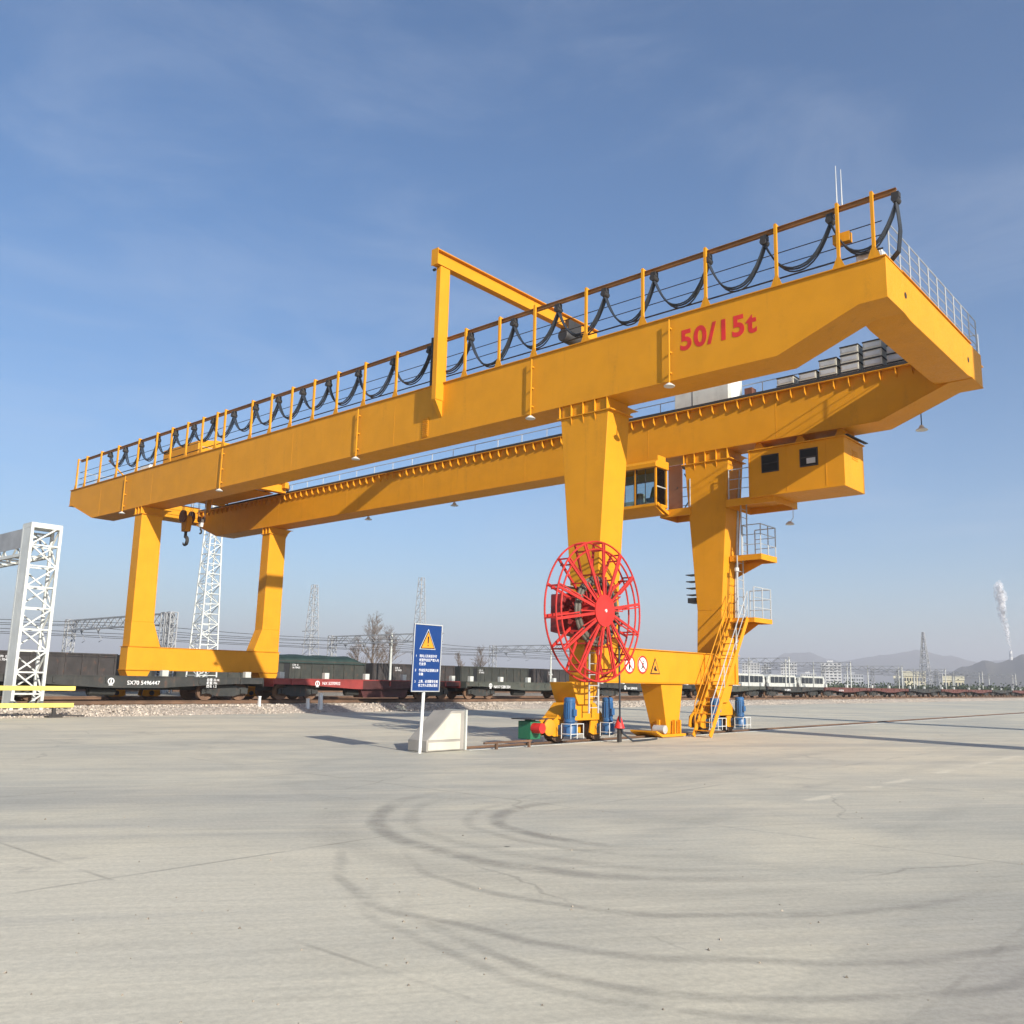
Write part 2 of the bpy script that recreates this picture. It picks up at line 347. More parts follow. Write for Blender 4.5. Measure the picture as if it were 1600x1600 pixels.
def text_mesh(body, size, spacing=1.0, line=1.0, align='LEFT', bold_=.004):
    cu = bpy.data.curves.new('lettering', 'FONT'); cu.body = body; cu.size = size; cu.space_character = spacing; cu.space_line = line; cu.align_x = align; cu.extrude = .003; cu.offset = bold_*size
    ob = bpy.data.objects.new('lettering', cu); COL.objects.link(ob)
    dg = bpy.context.evaluated_depsgraph_get(); me = bpy.data.meshes.new_from_object(ob.evaluated_get(dg)); bpy.data.objects.remove(ob); return me
def text(name, body, size, origin, right, up, mat, parent, bold=0, sx=1., **k):
    me = text_mesh(body, size, **k); W0 = world_of(parent); R = Vector(right).normalized(); U = Vector(up).normalized(); N = R.cross(U)
    for v in me.vertices:
        c = v.co.copy(); v.co = Vector(origin)+R*c.x*sx+U*c.y+N*c.z-W0
    if bold:
        bm = bmesh.new(); bm.from_mesh(me); bmesh.ops.recalc_face_normals(bm, faces=bm.faces); bm.to_mesh(me); bm.free()
    me.materials.clear(); me.materials.append(M[mat]); o = bpy.data.objects.new(name, me); COL.objects.link(o); o.parent = parent
    return o

# ------------------------------------------------------------------ ground, yard, bank, tracks
BX0, BX1 = -22.0, -23.6                       # foot and shoulder of the ballast bank
m = MB(); m.add([(7600, -7600, 0), (7600, 7600, 0), (BX0+.4, 7600, 0), (BX0+.4, -7600, 0)], [(0, 1, 2, 3)])
struct(m.build('concrete_yard', 'concrete', smooth=False), 'wide worn concrete apron with tyre marks')
ZY = .33
m = MB(); m.add([(BX1-4.4, -7600, ZY-.02), (BX1-4.4, 7600, ZY-.02), (-7600, 7600, ZY-.02), (-7600, -7600, ZY-.02)], [(3, 2, 1, 0)])
struct(m.build('rail_yard_ground', 'yard', smooth=False), 'flat earth of the rail yard behind the bank')
# ballast bank: a strip with an uneven foot
m = MB(); ys = [-70+i*.5 for i in range(520)]+[190+i*12. for i in range(500)]
prof = [(.0, .0), (-.35, .10), (-.9, .26), (-1.6, ZY), (-3.2, ZY+.01), (-6.2, ZY)]
vs = []; fs = []
for i, y in enumerate(ys):
    w = .35*math.sin(y*.31)+.25*math.sin(y*.83+1)+random.uniform(-.12, .12)
    for j, (dx, z) in enumerate(prof):
        k = max(0, 1-j/3.)
        vs.append((BX0+dx+w*k+.25*(j == 0), y, (z+random.uniform(-.03, .03)*(0 < j < 5) if j else -.05)))
for i in range(len(ys)-1):
    for j in range(len(prof)-1):
        a = i*len(prof)+j; fs.append((a, a+1, a+1+len(prof), a+len(prof)))
m.add(vs, fs); struct(m.build('ballast_bank', 'ballast'), 'bank of pale track ballast')
m = MB()
for i in range(9000):                          # loose stones on the bank
    y = random.uniform(-16, 46) if i < 7000 else random.uniform(46, 110); t = random.random(); x = BX0+.35-2.1*t+random.gauss(0, .12)
    z = max(0, min(ZY, (BX0-x)*.27)); r = random.uniform(.025, .06)*(1.4 if i % 9 == 0 else 1)
    a = random.uniform(0, 6.3); q = [(math.cos(a+k*2.1)*r*random.uniform(.7, 1.3), math.sin(a+k*2.1)*r*random.uniform(.7, 1.3)) for k in range(3)]
    m.add([(x+q[0][0], y+q[0][1], z-.02), (x+q[1][0], y+q[1][1], z-.02), (x+q[2][0], y+q[2][1], z-.02), (x+q[0][0]*.4, y+q[0][1]*.4, z+r*1.1), (x+q[1][0]*.5, y+q[1][1]*.5, z+r*.8)], [(0, 1, 4, 3), (1, 2, 4), (2, 0, 3), (2, 3, 4), (0, 2, 1)])
o = m.build('ballast_stones', 'stone', smooth=False); o['kind'] = 'stuff'; o['label'] = 'loose pale ballast stones on the bank'

m = MB()
for i in range(110):
    p_ = at_z(random.uniform(-60, 1660), random.uniform(1180, 1620)**1.0, 0); r_ = random.uniform(.006, .016)
    a = random.uniform(0, 6.3); q = [(math.cos(a+k*2.1)*r_*random.uniform(.7, 1.4), math.sin(a+k*2.1)*r_*random.uniform(.7, 1.4)) for k in range(3)]
    m.add([(p_.x+q[0][0], p_.y+q[0][1], -.002), (p_.x+q[1][0], p_.y+q[1][1], -.002), (p_.x+q[2][0], p_.y+q[2][1], -.002), (p_.x, p_.y, r_*.9)], [(0, 1, 3), (1, 2, 3), (2, 0, 3), (0, 2, 1)])
o = m.build('pebbles', 'yard', smooth=False); o['kind'] = 'stuff'; o['label'] = 'small pebbles scattered on the concrete'
def rail_profile(x, z, s=1.):
    return [(x-.075*s, z), (x+.075*s, z), (x+.075*s, z+.015), (x+.012, z+.04), (x+.012, z+.125), (x+.036, z+.135), (x+.036, z+.17), (x-.036, z+.17), (x-.036, z+.135), (x-.012, z+.125), (x-.012, z+.04), (x-.075*s, z+.015)]
def track(xc, y0, y1, near=False, zr=ZY):
    for sx in (-.72, .72):
        m = MB(); m.prism(rail_profile(xc+sx, zr+.02), 'y', y0, y1); struct(m.build('rail', 'rust'), 'rusty running rail of a track')
    return
track(-26.0, -90, 700); track(-30.9-3.0, -90, 700); track(-66.6, -90, 800); track(-60.8, -90, 800)
slm = None
for k in range(130):                           # sleepers of the nearest track
    y = -22+k*.6
    if slm is None:
        slm = MB().box(-27.25, -24.75, y, y+.24, ZY-.1, ZY+.022).build('sleeper', 'wood', bevel=.01); slm['kind'] = 'structure'; slm['label'] = 'concrete sleeper under the nearest track'
    else: dup(slm, dy=k*.6)
# crane rails: the near one flush in its concrete bed, the far one on the yard
m = MB(); m.prism(rail_profile(-.30, -.115), 'y', -4.9, 900); struct(m.build('crane_rail', 'rust'), 'crane runway rail let into the concrete')
m = MB(); m.box(-.52, -.39, -4.9, 900, -.1, .006); m.box(-.21, -.08, -4.9, 900, -.1, .006); struct(m.build('rail_groove', 'dark'), 'dark groove along the crane rail')
m = MB(); m.box(-.072, .10, -4.9, 900, -.1, .009); struct(m.build('rail_bed_edge', 'greypaint'), 'pale concrete edge of the crane rail bed')
m = MB(); m.prism(rail_profile(-28.62, ZY), 'y', -60, 700); struct(m.build('crane_rail', 'rust'), 'crane runway rail behind the flat wagons')

# ------------------------------------------------------------------ the gantry crane
CR = thing('gantry_crane', 'huge yellow double girder rail gantry crane with red cable reel, marked 50/15t', 'crane', (-14.3, 4.15, 0))
ZT, ZB, ZE = 11.85, 9.99, 10.81
XR, XK1, XK2, XL, XK3, ZLE = 8.75, 8.06, 5.89, -37.1, -33.9, 10.98
GW = 1.10; YA0, YA1, YB0, YB1 = 0., GW, 8.30-GW, 8.30
ZTB = 11.60                                     # the far girder carries its rail a little lower
def girder(y0, y1, inner):
    ZT = 11.85 if inner > 0 else ZTB
    prof = [(XL, ZLE), (XL+.45, ZLE), (XK3, ZB), (XK2, ZB), (XK1, ZE), (XR, ZE), (XR, 11.85), (XR-1.05, 11.85), (XR-1.05, ZT), (XL+1.0, ZT), (XL+1.0, 11.85), (XL, 11.85)]
    g_ = MB(); g_.prism(prof, 'y', y0, y1); o = g_.build('main_girder', 'yellow', CR, bevel=.012)
    a, b = (y0-.05, y1+.05) if inner > 0 else (y0-.16, y1+.05)
    MB().box(*((XL-.02, XR+.02) if inner > 0 else (XL+1.01, XR-1.06)), a, b, ZT+.002, ZT+.028).build('top_flange', 'yellow', o)
    low = MB()                                     # bottom flange follows the profile
    q = [(XL-.01, ZLE), (XL+.45, ZLE), (XK3, ZB), (XK2, ZB), (XK1, ZE), (XR+.01, ZE)]
    pr = [(x, z-.002) for x, z in q]+[(x, z-.027) for x, z in reversed(q)]
    low.prism(pr, 'y', y0-.035, y1+.035).build('bottom_flange', 'yellow', o)
    return o
GA = girder(YA0, YA1, 1); GB = girder(YB0, YB1, -1)
# faint weld seams of the web plates
for gi, yf in ((GA, -.004), (GB, YB0-.004)):
    s0 = None
    for k, x in enumerate([-33.2, -27.5, -21.4, -15.6, -9.2, -2.9, 2.35]):
        if s0 is None: s0 = MB().box(x, x+.018, yf-.001, yf+.006, ZB+.03, 11.55).build('web_seam', 'yellow', gi)
        else: dup(s0, dx=x+33.2)
# brackets below the overhanging rail flange
MB().box(XL+1.01, XR-1.06, YA1+.001, YA1+.16, ZTB+.002, ZTB+.028).build('rail_shelf', 'yellow', GA)
for gi, y, sg, ZT in ((GB, YB0, -1, ZTB), (GA, YA1, 1, ZTB)):
    s0 = None; n = 86
    for k in range(n):
        x = -35.9+k*.505
        if s0 is None:
            q = [(y, ZT-.004), (y+sg*.155, ZT-.004), (y+sg*.155, ZT-.22), (y+sg*.05, ZT-.30), (y, ZT-.30)]
            s0 = MB().prism(q, 'x', x-.007, x+.007).build('flange_bracket', 'yellow', gi)
        else: dup(s0, dx=k*.505)
for gi, yr, ZT in ((GB, YB0-.07, ZTB), (GA, YA1+.07, ZTB)):
    MB().prism([(yr-.06, ZT+.03), (yr+.06, ZT+.03), (yr+.03, ZT+.06), (yr+.035, ZT+.15), (yr-.035, ZT+.15), (yr-.03, ZT+.06)], 'x', XL+1.05, XR-1.1).build('trolley_rail', 'dark', gi)
ZT = 11.85
# end beams
m = MB(); m.prism([(YA1, ZE), (YA1+.55, ZE-.07), (YB0-.55, ZE-.07), (YB0, ZE), (YB0, ZT-.003), (YA1, ZT-.003)], 'x', XR-1.05, XR-.003)
EB = m.build('end_beam', 'yellow', CR, bevel=.012)
MB().box(XR-1.08, XR+.03, YA1, YB0, ZT+.032, ZT+.055).build('top_flange', 'yellow', EB)
h0 = MB().cyl((XR-.012, 1.33, 11.31), 'x', .085, 0, .016, 16).build('lifting_hole', 'black', EB); dup(h0, dy=5.48, dz=-.05)
m = MB(); m.prism([(YA1, ZLE), (YB0, ZLE), (YB0, ZT-.003), (YA1, ZT-.003)], 'x', XL+.003, XL+1.0); EB2 = m.build('end_beam', 'yellow', CR, bevel=.012)
MB().box(XL-.03, XL+1.03, YA1, YB0, ZT+.032, ZT+.055).build('top_flange', 'yellow', EB2)

def leg_wide(y0, y1):                             # rigid leg: broad at the top, narrow below
    m = MB(); zz = [(2.66, -.86, .15), (4.2, -.83, .14), (9.58, -1.30, .50)]
    for (z0, a0, b0), (z1, a1, b1) in zip(zz, zz[1:]): m.taper((a0, b0, y0, y1), (a1, b1, y0, y1), z0, z1)
    L = m.build('leg', 'yellow', CR, bevel=.012)
    s = MB(); s.box(-1.27, .47, y0+.03, y1-.03, 9.58, ZB-.03); S = s.build('saddle', 'yellow', L)
    MB().box(-1.42, .62, y0-.05, y1+.05, 9.565, 9.595).build('saddle_plate', 'yellow', L)
    st = None
    for k in range(5):
        x = -1.33+k*.45
        if st is None: st = MB().prism([(y0+.03, 9.60), (y0-.05, 9.60), (y0-.05, ZB-.03), (y0+.03, ZB-.03)], 'x', x-.008, x+.008).build('saddle_stiffener', 'yellow', L)
        else: dup(st, dx=k*.45)
    st = None
    for k in range(3):
        x = -.88+k*.45
        if st is None: st = MB().prism([(y0+.002, 9.56), (y0-.05, 9.56), (y0+.002, 9.28)], 'x', x-.008, x+.008).build('saddle_gusset', 'yellow', L)
        else: dup(st, dx=k*.45)
    # curved haunch up to the girder
    q = [(y1, ZB-.03)]+[(y1+.72*(1-math.sin(t)), ZB-.03-.85*(1-math.cos(t))) for t in [i*math.pi/2/8 for i in range(9)]]
    MB().prism(q, 'x', -1.12, .36).build('haunch', 'yellow', L)
    return L
def leg_slim(y0, y1, inner):                       # hinged leg: a slim box, flared at the foot
    m = MB(); a, b = -28.98, -28.24; fl = .5
    i0, i1 = (0, fl) if inner > 0 else (fl, 0)
    m.taper((a+.03, b+.03, y0-i0*0-(fl if inner < 0 else 0), y1+(fl if inner > 0 else 0)), (a+.03, b+.03, y0-(.06 if inner < 0 else 0), y1+(.06 if inner > 0 else 0)), 3.05, 4.25)
    m.taper((a+.03, b+.03, y0-(.06 if inner < 0 else 0), y1+(.06 if inner > 0 else 0)), (a, b, y0, y1), 4.25, 9.60)
    L = m.build('leg', 'yellow', CR, bevel=.012)
    MB().box(a+.03, b-.03, y0+.03, y1-.03, 9.60, ZB-.03).build('saddle', 'yellow', L)
    MB().box(a-.08, b+.08, y0-.05, y1+.05, 9.585, 9.615).build('saddle_plate', 'yellow', L)
    st = None
    for k in range(3):
        x = a+.06+k*.31
        if st is None: st = MB().prism([(y0+.03, 9.62), (y0-.05, 9.62), (y0-.05, ZB-.03), (y0+.03, ZB-.03)], 'x', x-.008, x+.008).build('saddle_stiffener', 'yellow', L)
        else: dup(st, dx=k*.31)
    q = [(y1, ZB-.03)]+[(y1+.55*(1-math.sin(t)), ZB-.03-.9*(1-math.cos(t))) for t in [i*math.pi/2/8 for i in range(9)]]
    MB().prism(q, 'x', a+.08, b-.08).build('haunch', 'yellow', L)
    return L
LA = leg_wide(YA0+.01, YA1-.02); LB = leg_wide(YB0+.01, YB1-.02)
leg_slim(YA0+.01, YA1-.04, 1); leg_slim(YB0+.04, YB1-.02, -1)

# near sill beam
SB = MB().box(-.83, .135, -.02, 8.34, 1.66, 2.64).build('sill_beam', 'yellow', CR, bevel=.012)
MB().box(-.89, .19, -.05, 8.37, 2.642, 2.665).build('top_flange', 'yellow', SB)
MB().box(-.89, .19, -.05, 8.37, 1.635, 1.658).build('bottom_flange', 'yellow', SB)
st = None
for y in (5.95, 6.45, 7.0, 7.55, 8.05):
    if st is None: st = MB().box(.137, .185, y, y+.016, 1.66, 2.64).build('stiffener', 'yellow', SB)
    else: dup(st, dy=y-5.95)
# plates with the prohibition signs
def disc(y, z):
    D = MB().cyl((.138, y, z), 'x', .27, 0, .012, 28).build('prohibition_sign', 'white', SB)
    MB().ring((.153, y, z), 'x', .245, .026, 32, 6, .004).build('red_border', 'textred', D)
    return D
d1 = disc(1.63, 2.18); d2 = disc(2.31, 2.19)
def flatpoly(pts, x, t=.004):
    return MB().prism([(a, b) for a, b in pts], 'x', x, x+t)
# standing figure
f = MB(); f.cyl((.153, 1.62, 2.30), 'x', .028, 0, .004, 12); f.prism([(1.585, 2.26), (1.655, 2.26), (1.66, 2.10), (1.645, 2.03), (1.625, 2.03), (1.62, 2.10), (1.61, 2.03), (1.585, 2.03), (1.58, 2.10)], 'x', .153, .157)
f.build('pictogram', 'black', d1)
MB().bar((.158, 1.46, 2.35), (.158, 1.80, 2.01), .003, .03, (0, 1, 1)).build('red_slash', 'textred', d1)
f = MB(); f.cyl((.153, 2.33, 2.29), 'x', .026, 0, .004, 12); f.prism([(2.25, 2.24), (2.36, 2.25), (2.35, 2.15), (2.42, 2.10), (2.40, 2.07), (2.32, 2.12), (2.26, 2.05), (2.23, 2.07), (2.29, 2.15)], 'x', .153, .157)
f.build('pictogram', 'black', d2)
MB().bar((.158, 2.14, 2.36), (.158, 2.48, 2.02), .003, .03, (0, 1, 1)).build('red_slash', 'textred', d2)
tri = flatpoly([(2.73, 1.92), (3.27, 1.92), (3.00, 2.42)], .138, .010).build('warning_triangle', 'black', SB)
flatpoly([(2.785, 1.952), (3.215, 1.952), (3.00, 2.352)], .1485).build('yellow_field', 'orange', tri)
f = MB(); f.prism([(2.93, 2.03), (3.08, 2.01), (3.10, 2.06), (3.04, 2.08), (3.03, 2.15), (2.98, 2.18), (2.95, 2.12), (2.92, 2.09)], 'x', .153, .157); f.build('pictogram', 'black', tri)

# far sill beam with drop feet
SF = MB().box(-28.97, -28.20, -.05, 8.34, 1.92, 3.02).build('sill_beam', 'yellow', CR, bevel=.012)
MB().box(-29.03, -28.15, -.08, 8.37, 3.022, 3.045).build('top_flange', 'yellow', SF)
MB().box(-29.03, -28.15, -.08, 8.37, 1.895, 1.918).build('bottom_flange', 'yellow', SF)
def bogie(xc, yc, zr, ztop, motors):
    """equaliser beam with two wheel trucks under a sill beam end"""
    B = MB()
    B.prism([(yc-.62, ztop), (yc+.62, ztop), (yc+.42, ztop-.42), (yc+.30, ztop-.60), (yc-.30, ztop-.60), (yc-.42, ztop-.42)], 'x', xc-.40, xc+.40)
    zq = zr+.80
    B.prism([(yc-1.02, zq-.20), (yc-.55, zq+.22), (yc+.55, zq+.22), (yc+1.02, zq-.20), (yc+.75, zq-.26), (yc-.75, zq-.26)], 'x', xc-.30, xc+.30)
    o = B.build('bogie', 'yellow', CR, bevel=.01)
    for sy in (-.86, .86):
        t = MB(); y = yc+sy
        for sx in (-.24, .20):
            t.prism([(y-.46, zr+.20), (y-.40, zr+.52), (y-.16, zr+.66), (y+.16, zr+.66), (y+.40, zr+.52), (y+.46, zr+.20), (y+.30, zr+.14), (y-.30, zr+.14)], 'x', xc+sx, xc+sx+.04)
        t.box(xc-.2, xc+.2, y-.12, y+.12, zr+.56, zr+.70)
        t.build('wheel_truck', 'yellow', o)
        MB().lathe((xc, y, zr+.31), 'x', [(.10, -.14), (.335, -.13), (.335, -.09), (.31, -.085), (.31, .085), (.335, .09), (.335, .13), (.10, .14)], 28).build('wheel', 'rust', o)
        MB().cyl((xc+.245, y, zr+.31), 'x', .12, 0, .04, 16).build('axle_box', 'dark', o)
        if motors: gear_motor(o, xc+.52, y+.0, zr)
    return o
def gear_motor(o, x, y, zr):
    mo = MB(); mo.lathe((x, y, zr), 'z', [(.135, .50), (.16, .52), (.16, .58), (.145, .60), (.145, 1.05), (.155, 1.06), (.155, 1.13), (.12, 1.17)], 20)
    for k in range(16):                              # cooling fins
        t = k*math.pi/8; mo.bar((x+.150*math.cos(t), y+.150*math.sin(t), zr+.62), (x+.150*math.cos(t), y+.150*math.sin(t), zr+1.03), .012, .02, (math.cos(t), math.sin(t), 0))
    mo.box(x+.12, x+.2, y-.07, y+.07, zr+.68, zr+.86)
    a = mo.build('drive_motor', 'blue', o)
    gb = MB(); gb.lathe((x, y, zr), 'z', [(.15, .13), (.21, .17), (.21, .40), (.18, .46), (.14, .50)], 16); gb.box(x-.32, x, y-.14, y+.14, zr+.18, zr+.44)
    gb.build('gearbox', 'blue', o)
    cg = MB()                                          # white guard hoop round the gearbox
    for z in (.22, .48): cg.tube([(x-.05, y-.27, zr+z), (x+.27, y-.27, zr+z), (x+.27, y+.27, zr+z), (x-.05, y+.27, zr+z)], .012, 6)
    for (dx, dy) in ((.27, -.27), (.27, .27), (.27, 0), (-.05, -.27), (-.05, .27)): cg.tube([(x+dx, y+dy, zr+.1), (x+dx, y+dy, zr+.48)], .012, 6)
    cg.build('guard_hoop', 'lampwhite', o)
bogie(-.30, -.62+.2, .058, 1.633, True); bogie(-.30, 7.35, .058, 1.633, True)
bogie(-28.62, .55, ZY+.17, 1.893, False); bogie(-28.62, 7.75, ZY+.17, 1.893, False)
# storm anchor pedestal under the sill beam
AN = MB().taper((-.55, .02, 3.86, 4.50), (-.68, .10, 3.40, 4.66), .10, 1.633).build('anchor_pedestal', 'yellow', CR, bevel=.012)
MB().prism([(3.30, .02), (4.62, .02), (4.66, .06), (4.62, .10), (3.30, .10), (2.95, .22), (2.95, .17)], 'x', -.75, .22).build('base_plate', 'yellow', AN)
MB().cyl((-.05, 3.55, .24), 'x', .13, -.2, .2, 16).build('anchor_pin', 'steel', AN)
for k, (x, y) in enumerate(((.16, 4.05), (.16, 4.35), (-.2, 3.7))):
    MB().box(x-.05, x+.05, y-.03, y+.03, .10, .52).build('base_rib', 'yellow', AN)
# clamp at the rail beside the leading wheels
CL = MB().box(-.42, .02, -2.62, -2.22, .16, .62).build('rail_clamp', 'green', CR, bevel=.015)
MB().cyl((-.2, -2.42, .16), 'z', .06, -.14, 0, 10).build('clamp_foot', 'dark', CL)
MB().box(-.55, .15, -2.75, -2.10, .66, .69).build('clamp_lid', 'dark', CL); MB().box(-.3, -.1, -2.5, -2.3, .62, .66).build('clamp_neck', 'green', CL)
MB().cyl((.02, -2.5, .45), 'x', .13, 0, .30, 18).build('red_drum', 'textred', CL)
MB().box(-.34, -.14, -2.22, -1.75, .30, .42).build('clamp_arm', 'green', CL)
MB().lathe((.05, -1.95, .45), 'x', [(.20, 0), (.22, .02), (.22, .05), (.12, .08)], 18).build('yellow_cover', 'orange', CL)

# cable reel
RC = Vector((.78, -.82, 3.56)); RR = 1.90
RE = MB().lathe(RC, 'x', [(.08, -.35), (.30, -.30), (.30, .22), (.44, .24), (.44, .27), (.06, .285)], 28).build('cable_reel', 'red', CR)
MB().cyl(RC, 'x', .045, .285, .31, 12).build('axle_cap', 'lampwhite', RE)
cg = MB()
for dx, R, r in ((-.12, .76, .05), (-.02, .77, .05), (-.07, .85, .05), (.03, .85, .05), (-.02, .92, .045)): cg.ring(RC+Vector((dx, 0, 0)), 'x', R, r, 44, 8)
cg.build('cable_coil', 'coil', RE)
for k, (R, dx) in enumerate(((RR, .10), (RR-.21, .10), (RR, -.28), (RR-.21, -.28))):
    if k < 3: MB().ring(RC+Vector((dx, 0, 0)), 'x', R, .026, 64, 8).build('reel_ring', 'red', RE)
sp = None; NSP = 14
for k in range(NSP):
    t = 2*math.pi*(k+.35)/NSP; d = Vector((0, math.cos(t), math.sin(t))); s_ = Vector((0, -math.sin(t), math.cos(t)))
    b = MB()
    b.bar(RC+d*.28+Vector((.235, 0, 0))+s_*.03, RC+d*RR+Vector((.10, 0, 0))+s_*.03, .075, .035, (1, 0, 0))
    b.bar(RC+d*.28+Vector((-.30, 0, 0))-s_*.05, RC+d*RR+Vector((-.28, 0, 0))-s_*.05, .075, .035, (1, 0, 0))
    b.bar(RC+d*.40+Vector((.235, 0, 0))-s_*.03, RC+d*.95+Vector((.17, 0, 0))-s_*.10, .03, .03, (1, 0, 0)); b.bar(RC+d*.98+Vector((.15, 0, 0))-s_*.055, RC+d*RR+Vector((.10, 0, 0))-s_*.055, .035, .03, (1, 0, 0))
    b.bar(RC+d*RR+Vector((.12, 0, 0)), RC+d*RR+Vector((-.30, 0, 0)), .04)
    b.bar(RC+d*(RR-.21)+Vector((.12, 0, 0)), RC+d*(RR-.21)+Vector((-.30, 0, 0)), .04)
    b.bar(RC+d*1.03+Vector((.17, 0, 0)), RC+d*1.03+Vector((-.30, 0, 0)), .035)
    b.build('spoke', 'red', RE)
# reel bracket and gear case on the leg
RB = MB().prism([(-1.62, 2.98), (-1.62, 4.00), (-.02, 4.22), (-.02, 2.80)], 'x', -.22, .20).build('reel_bracket', 'darkred', CR, bevel=.015)
for z in (3.3, 3.65): MB().bar((.205, -1.6, z), (.205, -.1, z), .02, .03).build('bracket_rib', 'darkred', RB)
MB().lathe((.2, RC.y, RC.z), 'x', [(.26, 0), (.26, .28), (.12, .30)], 20).build('reel_gear_case', 'red', RB)
MB().box(-.22, .2, -1.7, -.05, 4.23, 4.25).build('bracket_lid', 'steel', RB)
# feed cable from the coil down to the guide and along the ground
m = MB(); yb = RC.y+.98
m.tube([(.80, yb, 3.5), (.80, yb+.02, 2.6), (.80, yb+.05, 1.5), (.78, yb+.10, .6), (.80, yb+.22, .25), (.86, yb+.6, .05), (.70, yb+1.6, .03), (.55, yb+2.3, .03)], .028, 8)
m.build('feed_cable', 'cable', CR)
CG = MB().lathe((.72, yb+.16, .40), 'z', [(.15, 0), (.13, .06), (.05, .30), (.02, .34)], 18).build('cable_guide_funnel', 'textred', CR)
MB().box(.68, .76, yb+.10, yb+.22, .02, .398).build('guide_bracket', 'dark', CG)
# ladder below the leg
def ladder(name, x, y, z0, z1, parent, mat, w=.42, axis='y', pitch=.3):
    L = MB()
    for s in (-w/2, w/2):
        a = (x, y+s, z0) if axis == 'y' else (x+s, y, z0); b = (x, y+s, z1) if axis == 'y' else (x+s, y, z1); L.bar(a, b, .045, .03)
    o = L.build(name, mat, parent); r0 = None; n = int((z1-z0)/pitch)
    for k in range(n):
        z = z0+.15+k*pitch
        if r0 is None:
            a = (x, y-w/2, z) if axis == 'y' else (x-w/2, y, z); b = (x, y+w/2, z) if axis == 'y' else (x+w/2, y, z); r0 = MB().tube([a, b], .013, 6).build('rung', mat, o)
        else: dup(r0, dz=k*pitch)
    return o
ladder('ladder', .30, -.32, .80, 2.70, CR, 'railgrey')
def railing(parent, pts, h=1.05, n_rails=3, spacing=1.3, r=.018, mat='railgrey', posts=True):
    """handrail along a polyline: one mesh of rails, every post a part"""
    pts = [Vector(p) for p in pts]; R = MB()
    for k in range(n_rails): R.tube([p+Vector((0, 0, h*(k+1)/n_rails)) for p in pts], r*(1 if k == n_rails-1 else .75), 6)
    o = R.build('handrail', mat, parent)
    if posts:
        p0 = None
        for a, b in zip(pts, pts[1:]):
            n = max(1, round((b-a).length/spacing))
            for i in range(n+1):
                if i == n and b != pts[-1]: continue
                q = a.lerp(b, i/n)
                if p0 is None: p0 = MB().tube([q, q+Vector((0, 0, h))], r*1.1, 6).build('railing_post', mat, o); q0 = q
                else: d = q-q0; dup(p0, d.x, d.y, d.z)
    return o
# stairs up to the first landing
def stair(x0, x1, y0, z0, y1, z1, n, mat='yellow'):
    S = MB()
    for x in (x0, x1): S.bar((x, y0, z0), (x, y1, z1), .03, .17)
    o = S.build('stair', mat, CR); t0 = None
    for k in range(n):
        f = (k+.7)/(n+.2); y = y0+(y1-y0)*f; z = z0+(z1-z0)*f
        if t0 is None: t0 = MB().box(x0+.017, x1-.017, y-.10, y+.10, z-.012, z+.012).build('tread', mat, o); b0 = (y, z)
        else: dup(t0, dy=y-b0[0], dz=z-b0[1])
    up = Vector((0, 0, .92))
    for x in (x0, x1):
        H = MB(); a, b = Vector((x, y0+.1, z0+.1)), Vector((x, y1, z1))
        H.tube([a+up, b+up], .018, 6); H.tube([a+up*.5, b+up*.5], .014, 6)
        for k in range(4): q = a.lerp(b, k/3); H.tube([q, q+up], .016, 6)
        H.build('stair_handrail', 'railgrey' if x > x0 else mat, o)
    return o
stair(.45, 1.05, 4.72, .02, 7.36, 3.90, 15)
def platform(x0, x1, y0, y1, z, th=.12, parent=None):
    P = MB(); P.box(x0, x1, y0, y1, z-.02, z)
    for a in ((x0, x1, y0, y0+.02), (x0, x1, y1-.02, y1), (x0, x0+.02, y0+.021, y1-.021), (x1-.02, x1, y0+.021, y1-.021)): P.box(*a, z-th, z-.021)
    return P.build('platform', 'yellow', parent or CR)
P1 = platform(.16, 1.28, 7.40, 8.75, 3.92, .16); railing(P1, [(.45, 8.72, 3.92), (1.25, 8.72, 3.92), (1.25, 7.45, 3.92)], spacing=.8)
MB().prism([(.155, 3.76), (1.0, 3.76), (.155, 3.2)], 'y', 8.3, 8.32).build('platform_brace', 'yellow', P1)
MB().tube([(.62, 7.45, 3.92), (.62, 7.45, 5.55)], .025, 8).build('mast', 'railgrey', P1); MB().cyl((.62, 7.45, 5.55), 'z', .08, 0, .12, 10).build('mast_lamp', 'lampwhite', P1)
P2 = platform(.30, 1.52, 7.55, 8.75, 6.12, .20); railing(P2, [(.7, 8.72, 6.12), (1.49, 8.72, 6.12), (1.49, 7.58, 6.12), (.8, 7.58, 6.12)], spacing=.75)
MB().prism([(.24, 5.92), (1.3, 5.92), (.22, 5.45)], 'y', 8.3, 8.32).build('platform_brace', 'yellow', P2)
P3 = platform(.52, 2.35, 6.95, 8.75, 8.02, .26); railing(P3, [(.62, 6.99, 8.02), (1.45, 6.99, 8.02)], spacing=.8)
ladder('ladder', .60, 7.75, 3.92, 6.12, CR, 'railgrey'); ladder('ladder', .78, 7.75, 6.12, 8.02, CR, 'railgrey')
def cage(x, y, z0, z1):
    C = MB(); n = int((z1-z0)/.55)
    for k in range(n+1):
        z = z0+(z1-z0)*k/n; C.tube([(x, y+.36*math.cos(t)*1.0, z) if False else (x+.62*math.sin(t), y-.36*math.cos(t), z) for t in [i*math.pi/10 for i in range(11)]], .012, 5)
    for t in (.5, 1.1, 1.57, 2.04, 2.64): C.tube([(x+.62*math.sin(t), y-.36*math.cos(t), z0), (x+.62*math.sin(t), y-.36*math.cos(t), z1)], .010, 5)
    return C.build('ladder_cage', 'railgrey', CR)
